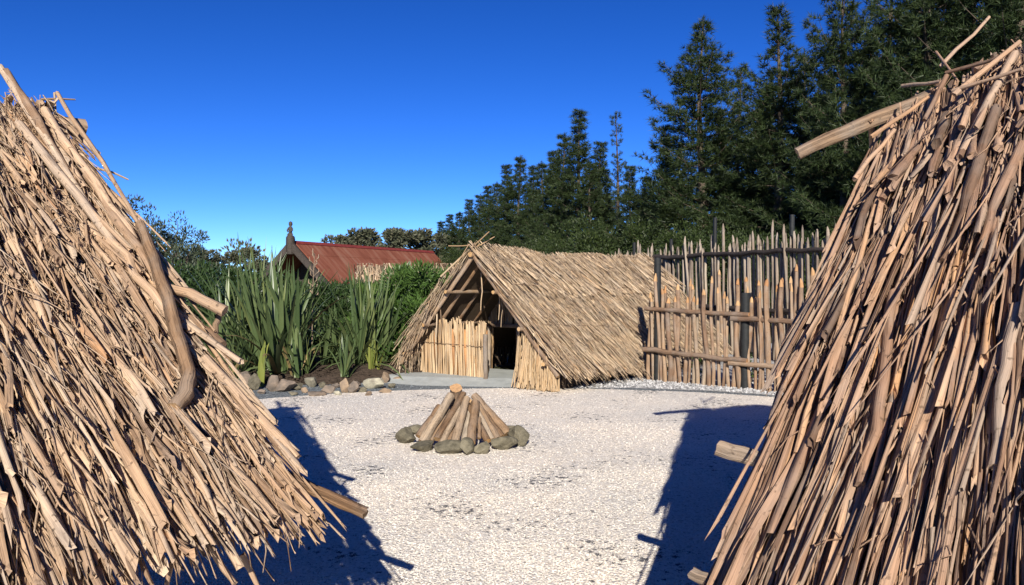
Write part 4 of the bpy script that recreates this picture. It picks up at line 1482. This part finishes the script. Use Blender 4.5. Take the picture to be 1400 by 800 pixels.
def needle_cloud(g, pos, axis, length, width, spread, per, rg):
    """tufts of needles: thin triangles fanning from one point"""
    n = len(pos)
    P = np.repeat(pos, per, 0)
    A = np.repeat(axis / (np.linalg.norm(axis, axis=1)[:, None] + 1e-9), per, 0)
    d = A + rg.normal(0, spread, A.shape)
    d /= np.linalg.norm(d, axis=1)[:, None]
    L = np.repeat(length, per) * rg.uniform(0.7, 1.15, len(P))
    side = np.cross(d, rg.normal(size=d.shape))
    side /= np.linalg.norm(side, axis=1)[:, None] + 1e-9
    w = width * rg.uniform(0.7, 1.3, len(P))
    V = np.stack([P + side * w[:, None], P - side * w[:, None], P + d * L[:, None]], 1).reshape(-1, 3)
    loops = np.arange(len(V))
    tint = np.repeat(np.repeat(rg.random(n), per), 3)
    g.raw(V, loops, np.full(len(P), 3), None, None, tint)


def pine_meshes(seed, Hh, rmax, base=0.05, density=1.0, tuft=0.30, sparse=False, lean=0.0, whorl=0.62, power=0.72):
    rg = np.random.default_rng(seed)
    tr = Geo()
    zs = np.linspace(0, Hh, 9)
    tx = lean * (zs / Hh) ** 2 + 0.06 * np.sin(zs * 0.7 + seed)
    ty = 0.06 * np.cos(zs * 0.5 + seed)
    tr.tube(np.stack([tx, ty, zs - 0.1], 1), np.linspace(0.017 * Hh, 0.012, 9), 8, seed, 0.06)
    br = tr
    tp, td = [], []
    z = base * Hh
    top = Hh
    while z < top - 0.15:
        f = (z - base * Hh) / (Hh * (1 - base))
        prof = rmax * (1 - f) ** power * (0.85 + 0.15 * math.sin(z * 1.3 + seed))
        if f < 0.12:
            prof *= 0.75 + 2.0 * f
        nb = int(rg.integers(6, 9)) if not sparse else int(rg.integers(3, 5))
        az0 = rg.uniform(0, 6.28)
        for b in range(nb):
            az = az0 + b * 6.283 / nb + rg.normal(0, 0.25)
            Lb = max(0.25, prof * rg.uniform(0.5, 1.22))
            if rg.random() < (0.08 if not sparse else 0.25):
                Lb *= 0.5
            el = math.radians(8 + 48 * f ** 1.3) + rg.normal(0, 0.10)
            hd = np.array([math.cos(az), math.sin(az), 0])
            o = np.array([np.interp(z, zs, tx), np.interp(z, zs, ty), z + rg.normal(0, 0.12)])
            s = np.linspace(0, 1, 6)
            P = o + np.outer(s * Lb * math.cos(el), hd)
            P[:, 2] += s * Lb * math.sin(el) - 0.10 * Lb * np.sin(s * np.pi) + 0.14 * Lb * s ** 3
            br.tube(P[[0, 2, 4, 5]], np.array([0.012 + 0.010 * Lb, 0.012 + 0.006 * Lb, 0.010, 0.005]), 4, int(rg.integers(1e6)), 0.0)
            # side twigs carry the tufts
            nt = max(3, int(Lb * (14 if not sparse else 11) * density))
            for q in range(nt):
                u = rg.uniform(0.10 if not sparse else 0.3, 1.0)
                p = np.array([np.interp(u, s, P[:, i]) for i in range(3)])
                tl = Lb * 0.34 * (1.1 - u) + 0.16
                sa = rg.choice([-1, 1]) * rg.uniform(0.5, 1.15)
                ch, sh = math.cos(sa), math.sin(sa)
                d = np.array([hd[0] * ch - hd[1] * sh, hd[0] * sh + hd[1] * ch, rg.normal(0.22, 0.25)])
                m = max(2, int(tl / 0.16))
                for v in range(m):
                    w = (v + 1) / m
                    tp.append(p + d * tl * w + rg.normal(0, 0.03, 3))
                    td.append(d + np.array([0, 0, 0.45 + 0.5 * f]))
            tp.append(P[-1])
            td.append(P[-1] - P[-2] + np.array([0, 0, 0.1]))
        z += whorl * rg.uniform(0.7, 1.25) * (0.6 + 0.6 * (1 - f)) * (1.15 if sparse else 1.0)
    for q in range(10):
        tp.append(np.array([tx[-1], ty[-1], Hh - 0.1 * q])); td.append(np.array([rg.normal(0, 0.3), rg.normal(0, 0.3), 1.0]))
    tp = np.array(tp); td = np.array(td)
    cr = Geo()
    needle_cloud(cr, tp, td, np.full(len(tp), tuft) * rg.uniform(0.8, 1.2, len(tp)), 0.0105 * tuft / 0.22, 0.85, 13, rg)
    return (tr.mesh('trunk', 'pine_bark'), cr.mesh('crown', 'pine_needles', smooth=False))


PINES = {
    'a': (pine_meshes(1, 14.0, 5.2, 0.04, 0.9, 0.25, whorl=0.9, power=0.95), 14.0),
    'b': (pine_meshes(2, 14.0, 4.9, 0.05, 0.9, 0.25, whorl=0.9, power=0.95), 14.0),
    'c': (pine_meshes(3, 12.0, 3.4, 0.02, 1.0, 0.26, whorl=0.75, power=1.0), 12.0),
    'd': (pine_meshes(4, 12.0, 3.8, 0.02, 1.0, 0.26, whorl=0.75, power=1.15), 12.0),
    'e': (pine_meshes(5, 12.0, 2.2, 0.10, 1.0, 0.20, sparse=True, lean=0.2, power=0.8), 12.0),
    'f': (pine_meshes(6, 15.0, 4.8, 0.10, 0.85, 0.27, whorl=0.95), 15.0)}


def pine(px, ptop, Y, kind, rz, label, wide=1.0):
    ms, Hh = PINES[kind]
    top = CAM_H - (ptop - 388) / FPX * Y
    s = top / Hh
    o = empty('pine_tree', (gx(px, Y), Y, 0), rz, label, 'tree', 'pines in the belt behind the fence')
    for nm, m in zip(('trunk', 'crown'), ms):
        c = inst(nm, m, o)
        c.scale = (s * wide, s * wide, s)
    return o


def pines():
    front = [  # px, top, Y, kind, width, extra words
        (604, 302, 142, 'c', 1.5, None), (616, 296, 132, 'd', 1.4, None), (628, 290, 125, 'c', 1.4, None), (642, 276, 116, 'd', 1.3, None), (656, 266, 108, 'c', 1.3, None), (668, 258, 101, 'd', 1.3, None),
        (680, 250, 96, 'c', 1.2, None), (693, 230, 91, 'd', 1.2, None), (710, 214, 86, 'c', 1.15, None), (728, 232, 80, 'd', 1.25, None), (742, 222, 76, 'c', 1.2, None), (756, 212, 70, 'd', 1.2, None), (770, 183, 66, 'c', 1.1, None),
        (791, 158, 60, 'd', 1.15, 'tall pointed pine right of the pair above the porch hut'), (806, 222, 56, 'c', 1.2, None), (821, 200, 58, 'd', 1.2, None), (846, 157, 52, 'e', 1.0, 'thin sparse pine with bare branches left of the big pines'),
        (862, 232, 47, 'd', 1.35, None), (884, 240, 44, 'c', 1.35, None), (910, 178, 43, 'd', 1.1, None), (958, 26, 38, 'a', 1.35, 'big dark pine standing leftmost of the tall group'),
        (1010, 96, 41, 'b', 1.1, None), (1064, 12, 34, 'b', 1.3, 'big pine with pointed top second in the tall group'),
        (1100, 70, 38, 'a', 1.2, None), (1152, -45, 29, 'f', 1.0, 'open branched pine with sky between its limbs behind the jutting ridge log'),
        (1215, -60, 33, 'b', 1.3, None), (1270, -160, 27, 'a', 1.15, None), (1330, -130, 31, 'b', 1.3, None), (1392, -220, 25, 'f', 1.2, None), (1460, -150, 30, 'a', 1.2, None)]
    rg = np.random.default_rng(50)
    words = ['first', 'second', 'third', 'fourth', 'fifth', 'sixth', 'seventh', 'eighth', 'ninth', 'tenth', 'eleventh', 'twelfth', 'thirteenth', 'fourteenth', 'fifteenth', 'sixteenth', 'seventeenth', 'eighteenth', 'nineteenth', 'twentieth', 'twenty-first', 'twenty-second', 'twenty-third', 'twenty-fourth', 'twenty-fifth', 'twenty-sixth', 'twenty-seventh', 'twenty-eighth', 'twenty-ninth', 'thirtieth', 'thirty-first', 'thirty-second', 'thirty-third', 'thirty-fourth']
    for i, (px, tp, Y, kd, wd, lab) in enumerate(front):
        pine(px, tp, Y, kd, rg.uniform(0, 6.28), lab or ('dark green pine, %s from the left along the front of the tree belt' % words[i]), wd * (1.2 if px < 830 and kd != 'e' else 1.0))
    rear = [(630, 312, 150), (680, 290, 125), (725, 268, 105), (775, 262, 85), (830, 262, 75), (880, 262, 66), (930, 200, 56), (985, 150, 50), (1045, 120, 46), (1130, 110, 42), (1190, 70, 40), (1255, 20, 38), (1310, 0, 38), (1370, -20, 36)]
    for i, (px, tp, Y) in enumerate(rear):
        pine(px, tp, Y, 'cdab'[i % 4], rg.uniform(0, 6.28), 'shaded pine in the rear row of the belt, %s from the left' % words[i], 1.25)


pines()


def bush_mesh(seed, r, h, leaves, size, width, clumps=26, up=0.3, open_=0.0, stems=5):
    """a broadleaf shrub: stems, and leaves gathered in clumps"""
    rg = np.random.default_rng(seed)
    st = Geo()
    cc = []
    for i in range(clumps):
        a = rg.uniform(0, 6.28)
        q = math.sqrt(rg.random())
        zz = rg.uniform(0.12, 1.0)
        lim = r * math.sqrt(max(0.03, 1 - (max(0, zz - 0.45) / 0.62) ** 2))
        cc.append((math.cos(a) * q * lim, math.sin(a) * q * lim, zz * h))
    cc = np.array(cc)
    for i in range(max(stems, clumps // 2 if open_ else stems)):
        e = cc[i % clumps]
        st.tube([(rg.normal(0, 0.05), rg.normal(0, 0.05), -0.05), (e[0] * 0.35, e[1] * 0.35, e[2] * 0.5), e], [0.02 + 0.012 * h, 0.014 + 0.006 * h, 0.006], 5, seed + i, 0.05)
    n = leaves
    k = rg.integers(0, clumps, n)
    cr = (0.30 if not open_ else 0.24) * r * rg.uniform(0.6, 1.3, clumps)
    d = rg.normal(size=(n, 3))
    d /= np.linalg.norm(d, axis=1)[:, None]
    pos = cc[k] + d * (cr[k] * rg.random(n) ** 0.45)[:, None] * np.array([1, 1, 0.85])
    pos[:, 2] = np.maximum(pos[:, 2], 0.04)
    ax = d + np.array([0, 0, up]) + rg.normal(0, 0.4, (n, 3))
    lf = Geo()
    leaf_cloud(lf, pos, ax, size * rg.uniform(0.7, 1.3, n), width, rg)
    return st, lf


def bush(name, x, y, r, h, seed, leaves, size, width, mat, label, cat='shrub', group=None, clumps=26, up=0.3, open_=0.0, part=('stem', 'foliage'), z=0.0, cache={}):
    key = (seed, r, h, leaves, mat)
    if key not in cache:
        st, lf = bush_mesh(seed, r, h, leaves, size, width, clumps, up, open_)
        cache[key] = (st.mesh(part[0], 'pine_bark'), lf.mesh(part[1], mat, smooth=False))
    o = empty(name, (x, y, z), (x * 3.7) % 6.28, label, cat, group)
    for nm, m in zip(part, cache[key]):
        inst(nm, m, o)
    return o


def understory():
    G = 'shrubs under the pines'
    rg = np.random.default_rng(60)
    spots = [(640, 345, 70), (690, 342, 60), (735, 332, 52), (785, 326, 46), (838, 308, 42), (876, 296, 38), (915, 312, 35), (955, 326, 33), (1000, 318, 30), (1050, 330, 28), (1100, 332, 26), (1160, 325, 25), (1215, 320, 24)]
    wd = ['leftmost', 'second', 'third', 'fourth', 'fifth', 'sixth', 'seventh', 'eighth', 'ninth', 'tenth', 'eleventh', 'twelfth', 'rightmost']
    for i, (px, py, Y) in enumerate(spots):
        h = CAM_H - (py - 388) / FPX * Y
        o = bush('understory_shrub', gx(px, Y), Y, 2.4, 3.6, 610 + i % 3, 13000, 0.11, 0.45, 'under_leaf', 'leafy mid green shrub under the pines, %s of thirteen' % wd[i] + (' from the left' if 0 < i < 12 else ''), 'shrub', G, clumps=34)
        s = h / 3.6
        o.scale = (max(s, 0.9) * 1.1, max(s, 0.9) * 1.1, s)


understory()


def far_trees():
    G = 'distant gum trees on the skyline'
    rg = np.random.default_rng(64)
    pts = [(252, 352, 95), (282, 344, 88), (312, 348, 100), (345, 342, 105), (372, 346, 110), (440, 336, 120), (462, 324, 112), (486, 326, 125), (506, 317, 118), (524, 312, 122), (546, 316, 116), (566, 322, 124), (584, 318, 120), (602, 326, 130)]
    wd = ['leftmost', 'second', 'third', 'fourth', 'fifth', 'sixth', 'seventh', 'eighth', 'ninth', 'tenth', 'eleventh', 'twelfth', 'thirteenth', 'rightmost']
    for i, (px, py, Y) in enumerate(pts):
        h = CAM_H - (py - 388) / FPX * Y
        o = bush('gum_tree', gx(px, Y), Y, 3.0, 8.0, 640 + i % 5, 3600, 0.42, 0.5, 'gum_leaf', 'far grey green gum tree on the skyline, %s of fourteen' % wd[i] + (' from the left' if 0 < i < 13 else ''), 'tree', G,
                 clumps=22, open_=1.0, part=('trunk', 'crown'))
        s = h / 8.2
        o.scale = (s * 1.25, s * 1.25, s)


far_trees()


def far_wood():
    """the wood that carries the skyline on to the left of the huts"""
    rg = np.random.default_rng(66)
    c = np.stack([rg.uniform(-190, -36, 420), rg.uniform(70, 125, 420), rg.uniform(0.5, 7.5, 420)], 1)
    k = rg.integers(0, len(c), 26000)
    d = rg.normal(size=(len(k), 3))
    d /= np.linalg.norm(d, axis=1)[:, None]
    pos = c[k] + d * (2.6 * rg.random(len(k)) ** 0.45)[:, None]
    pos[:, 2] = np.maximum(pos[:, 2], 0.1)
    g = Geo()
    leaf_cloud(g, pos, d + (0, 0, 0.4), rg.uniform(0.5, 0.9, len(k)), 0.55, rg)
    tag(g.build('far_wood', 'gum_leaf', None, smooth=False), 'far grey green wood along the skyline beyond the left hut', 'wood', kind='stuff')


far_wood()


def left_trees():
    G = 'slender trees behind the left hut'
    for i, (px, py, Y, r, lab, lv) in enumerate([
            (182, 268, 22, 0.75, 'thin leafed sapling showing just past the left hut roof edge', 1500),
            (236, 290, 24, 1.05, 'airy grey green tree left of the garden', 2600),
            (252, 318, 26, 1.2, 'denser small tree between the airy tree and the garden shrubs', 5200),
            (205, 325, 23, 1.0, 'bushy tree half hidden by the bent log on the left hut', 4200)]):
        h = CAM_H - (py - 388) / FPX * Y
        bush('small_tree', gx(px, Y), Y, r, h * 0.97, 660 + i, lv, 0.11, 0.34, 'grey_leaf', lab, 'tree', G, clumps=34, up=0.9, open_=1.0 if i < 2 else 0.0, part=('trunk', 'crown'))


left_trees()


def garden_shrubs():
    G = 'shrubs in the garden bed'
    for (px, py, Y, r, mat, lab, lv, sz, wd) in [
            (557, 374, 16.8, 1.12, 'shrub_leaf', 'dense bright green shrub beside the porch hut', 13000, 0.13, 0.32),
            (292, 364, 18.5, 1.1, 'bush_leaf', 'broad dark shrub at the left end of the garden with pale tips', 7000, 0.11, 0.4),
            (345, 382, 19.0, 1.1, 'bush_leaf', 'dark shrub behind the left of the big flax', 6000, 0.11, 0.4),
            (430, 398, 18.2, 1.0, 'bush_leaf', 'dark shrub between the two flax clumps', 7000, 0.11, 0.4),
            (470, 396, 19.5, 0.9, 'bush_leaf', 'dark shrub below the red roof behind the flax', 7000, 0.11, 0.4),
            (510, 394, 18.5, 0.9, 'bush_leaf', 'dark shrub left of the bright green shrub', 6000, 0.11, 0.36),
            (255, 372, 16.5, 0.9, 'bush_leaf', 'low dark shrub close behind the left hut roof', 5000, 0.11, 0.4),
            (395, 398, 20.5, 1.1, 'bush_leaf', 'dark shrub behind the big flax below the gable', 6000, 0.11, 0.4)]:
        h = CAM_H - (py - 388) / FPX * Y - 0.15
        bush('garden_shrub', gx(px, Y), Y, r, h, int(px), lv, sz, wd, mat, lab, 'shrub', G, clumps=46, up=0.7, z=0.15)


garden_shrubs()


# -------- flax: every blade its own leaf
def blade_geo(seed, droop, fold=0.35):
    """unit-length sword leaf, rising along z and arching towards +x"""
    rg = np.random.default_rng(seed)
    n = 7
    s = np.linspace(0, 1, n)
    ang = droop * s ** 2.2
    dx = np.sin(ang); dz = np.cos(ang)
    x = np.concatenate([[0], np.cumsum((dx[1:] + dx[:-1]) / 2)]) / (n - 1)
    z = np.concatenate([[0], np.cumsum((dz[1:] + dz[:-1]) / 2)]) / (n - 1)
    w = np.interp(s, [0, 0.12, 0.45, 0.8, 1.0], [0.45, 0.75, 1.0, 0.62, 0.03]) * 0.5
    tw = rg.normal(0, 0.5) * s
    V = []
    for i in range(n):
        side = np.array([math.sin(tw[i]) * dz[i], math.cos(tw[i]), -math.sin(tw[i]) * dx[i]])
        nr = np.array([-dz[i], 0, dx[i]])
        c = np.array([x[i], 0, z[i]])
        V += [c + (side * w[i]) * WSC - nr * w[i] * fold * WSC, c, c - (side * w[i]) * WSC - nr * w[i] * fold * WSC]
    F = []
    for i in range(n - 1):
        a = i * 3
        F += [(a, a + 1, a + 4, a + 3), (a + 1, a + 2, a + 5, a + 4)]
    g = Geo()
    g.faces(V, F)
    return g


WSC = 0.05
BLADES = {}
for mt in ('flax_leaf', 'dry_flax', 'yellow_flax'):
    BLADES[mt] = [blade_geo(700 + i, dr).mesh('leaf', mt) for i, dr in enumerate((0.15, 0.3, 0.5, 0.8, 1.2, 1.7, 2.2, 0.25))]


def flax(x, y, z, h, n, spread, seed, label, wid=1.0, dry=0.08, mat='flax_leaf', tilt=0.95, group='flax and sword leaved plants in the garden bed', fans=7):
    rg = np.random.default_rng(seed)
    o = empty('flax_plant', (x, y, z), 0, label, 'flax', group)
    fan = [(rg.uniform(0, 6.28), math.sqrt(rg.random()) * spread, rg.uniform(0, 3.14)) for _ in range(fans)]
    for i in range(n):
        fa, fr, fo = fan[i % fans]
        sgn = rg.choice([-1, 1])
        az = fo + (0 if sgn > 0 else math.pi) + rg.normal(0, 0.30)
        u = abs(rg.normal(0, 0.58))
        u = min(u, 1.6)
        L = h * rg.uniform(0.72, 1.12) * (1 - 0.12 * u)
        k = int(np.clip(u * 4.0 + rg.integers(-1, 2), 0, 6))
        m = 'dry_flax' if rg.random() < dry and u > 0.7 else mat
        c = inst('leaf', BLADES[m][k], o)
        c.location = (fr * math.cos(fa) + rg.normal(0, 0.03), fr * math.sin(fa) + rg.normal(0, 0.03), -0.03)
        c.rotation_euler = (0, tilt * u * rg.uniform(0.7, 1.2), az)
        w = wid * rg.uniform(0.8, 1.25)
        c.scale = (L, w * 1.55, L)
    return o


flax(gx(372, 14.7), 14.7, 0.1, 2.25, 150, 0.48, 1, 'largest flax clump with tall upright blades left in the garden', wid=0.95, dry=0.12)
flax(gx(508, 15.6), 15.6, 0.12, 1.95, 100, 0.34, 2, 'tall flax clump with pale blades before the bright green shrub', wid=0.95, dry=0.12)
flax(gx(318, 15.6), 15.6, 0.1, 1.9, 40, 0.35, 3, 'shorter flax clump beside the edge of the left hut roof')
flax(gx(440, 15.3), 15.3, 0.1, 1.35, 46, 0.35, 4, 'low drooping flax between the two tall clumps', dry=0.2, tilt=0.6)
flax(gx(405, 14.4), 14.4, 0.1, 1.0, 40, 0.25, 5, 'low yellowing flax at the front of the largest clump', dry=0.5, tilt=0.6, wid=0.8)
flax(gx(474, 14.2), 14.2, 0.12, 0.75, 30, 0.08, 6, 'small grassy tuft above the tan border stones', wid=0.5, tilt=0.55, fans=4)
flax(gx(512, 14.9), 14.9, 0.12, 0.62, 26, 0.10, 7, 'small yellow green tuft at the foot of the second flax', wid=0.45, mat='yellow_flax', tilt=0.55, fans=4)
flax(gx(356, 13.55), 13.55, 0.0, 0.95, 3, 0.03, 8, 'few yellow green blades standing among the left border stones', wid=1.6, mat='yellow_flax', tilt=0.03, fans=2)
flax(gx(316, 13.9), 13.9, 0.05, 0.9, 24, 0.15, 9, 'small flax tuft behind the leftmost border stones', wid=0.7, tilt=0.7, fans=4)
flax(gx(345, 19.5), 19.5, 0.1, 2.75, 40, 0.25, 10, 'tall fine leaved clump rising behind the largest flax', wid=0.7, tilt=0.22)
flax(gx(262, 17.5), 17.5, 0.1, 2.2, 30, 0.2, 11, 'tall spiky clump at the far left of the garden', wid=0.7, tilt=0.3)


def seed_stalk():
    o = empty('flax_flower_stalk', (gx(426, 15.1), 15.1, 0.1), 0, 'brown dried flower stalk rising from the flax before the red roof', 'flower stalk')
    Hs = 2.22
    stick('stalk', o, [(0, 0, 0), (0.02, 0, Hs * 0.6), (0.06, 0, Hs)], 0.012, 0.006, 751, 'seed_head', sides=5)
    rg = np.random.default_rng(752)
    for i in range(16):
        z = Hs * (0.62 + 0.38 * i / 16)
        a = i * 2.4
        g = Geo()
        c = np.array([0.03 + 0.03 * i / 16, 0, z])
        e = c + np.array([math.cos(a) * 0.09, math.sin(a) * 0.09, 0.10])
        g.tube([c, (c + e) / 2, e - (0, 0, 0.02), e + (0, 0, 0.05)], [0.004, 0.006, 0.016, 0.005], 5, i, 0.1)
        g.build('seed_pod', 'seed_head', o)


seed_stalk()

# border stones along the garden
border = [  # px, py(base), half-width, depth, height, material, label
    (318, 523, 0.13, 0.10, 0.15, 'brown_stone', 'leaning reddish border stone nearest the left hut'),
    (334, 530, 0.17, 0.12, 0.23, 'brown_stone', 'upright dark border slab left of the yellow green blades'),
    (346, 533, 0.10, 0.08, 0.21, 'moss_stone', 'grey upright border stone touching the yellow green blades'),
    (371, 535, 0.15, 0.11, 0.17, 'brown_stone', 'brown block right of the yellow green blades'),
    (389, 535, 0.18, 0.12, 0.17, 'brown_stone', 'wide brown block in the border below the largest flax'),
    (407, 533, 0.11, 0.10, 0.10, 'moss_stone', 'low dark border stone left of the pale cream stone'),
    (424, 529, 0.13, 0.10, 0.12, 'pale_stone', 'pale cream border stone under the low flax'),
    (432, 541, 0.14, 0.10, 0.08, 'brown_stone', 'flat brown stone in front of the pale cream one'),
    (449, 537, 0.13, 0.10, 0.10, 'brown_stone', 'rough brown border stone left of the round tan stone'),
    (461, 540, 0.07, 0.06, 0.05, 'pale_stone', 'small pebble in front of the round tan border stone'),
    (471, 537, 0.12, 0.11, 0.18, 'tan_stone', 'round tan border stone below the small grassy tuft'),
    (483, 537, 0.09, 0.08, 0.12, 'brown_stone', 'grey brown stone pressed against the round tan one'),
    (495, 536, 0.08, 0.07, 0.07, 'moss_stone', 'small dark stone right of the round tan one'),
    (511, 531, 0.19, 0.13, 0.14, 'pale_stone', 'long grey border boulder right of the grassy tuft'),
    (527, 523, 0.10, 0.09, 0.13, 'tan_stone', 'rounded orange brown stone behind the long grey boulder'),
    (526, 537, 0.12, 0.09, 0.06, 'tan_stone', 'flat tan stone before the orange brown stone'),
    (545, 521, 0.13, 0.09, 0.06, 'tan_stone', 'flat tan slab near the end of the border'),
    (557, 514, 0.15, 0.11, 0.16, 'moss_stone', 'dark grey stone closing the border at the porch hut'),
    (300, 520, 0.14, 0.10, 0.14, 'brown_stone', 'brown border stone partly hidden by the left hut')]
border += [
    (358, 538, 0.07, 0.06, 0.06, 'brown_stone', 'small brown stone at the foot of the yellow green blades'),
    (400, 540, 0.08, 0.06, 0.05, 'moss_stone', 'small flat dark stone in front of the wide brown block'),
    (416, 537, 0.06, 0.05, 0.06, 'tan_stone', 'little tan stone left below the pale cream stone'),
    (441, 530, 0.09, 0.08, 0.08, 'moss_stone', 'dark rounded stone right behind the pale cream stone'),
    (459, 530, 0.08, 0.07, 0.07, 'brown_stone', 'brown stone tucked behind the small border pebble'),
    (487, 528, 0.09, 0.08, 0.07, 'brown_stone', 'low brown stone behind the grey brown border stone'),
    (503, 541, 0.06, 0.05, 0.05, 'tan_stone', 'little tan stone before the long grey boulder'),
    (536, 530, 0.08, 0.07, 0.06, 'moss_stone', 'small dark stone right of the long grey boulder'),
    (541, 515, 0.09, 0.07, 0.08, 'brown_stone', 'brown stone behind the flat tan slab'),
    (568, 510, 0.09, 0.08, 0.07, 'brown_stone', 'small stone at the foot of the porch hut left eave')]
for i, (px, py, a, b, c, mt, lab) in enumerate(border):
    Y = CAM_H * FPX / (py - 388)
    stone('border_stone', gx(px, Y), Y, -0.01, a * 1.1, b * 1.1, c * 0.95, RNG.uniform(-0.5, 0.5), 800 + i, mt, lab, 'stones edging the garden bed', sub=2)

# weeds at the fence
for (px, py, h, sd, lab) in ((1027, 523, 0.55, 3, 'leafy green weed growing against the low fence by its short black post'), (952, 520, 0.42, 4, 'small pale weed at the foot of the low fence left of the short post'),
                             (905, 519, 0.2, 5, 'tiny weed beside the tall black post of the low fence')):
    Y = CAM_H * FPX / (py - 388) - 0.1
    bush('weed', gx(px, Y), Y, 0.13, h, 900 + sd, 260 if h > 0.3 else 90, 0.06, 0.4, 'shrub_leaf', lab, 'weed', 'weeds along the low fence', clumps=10, up=0.6)
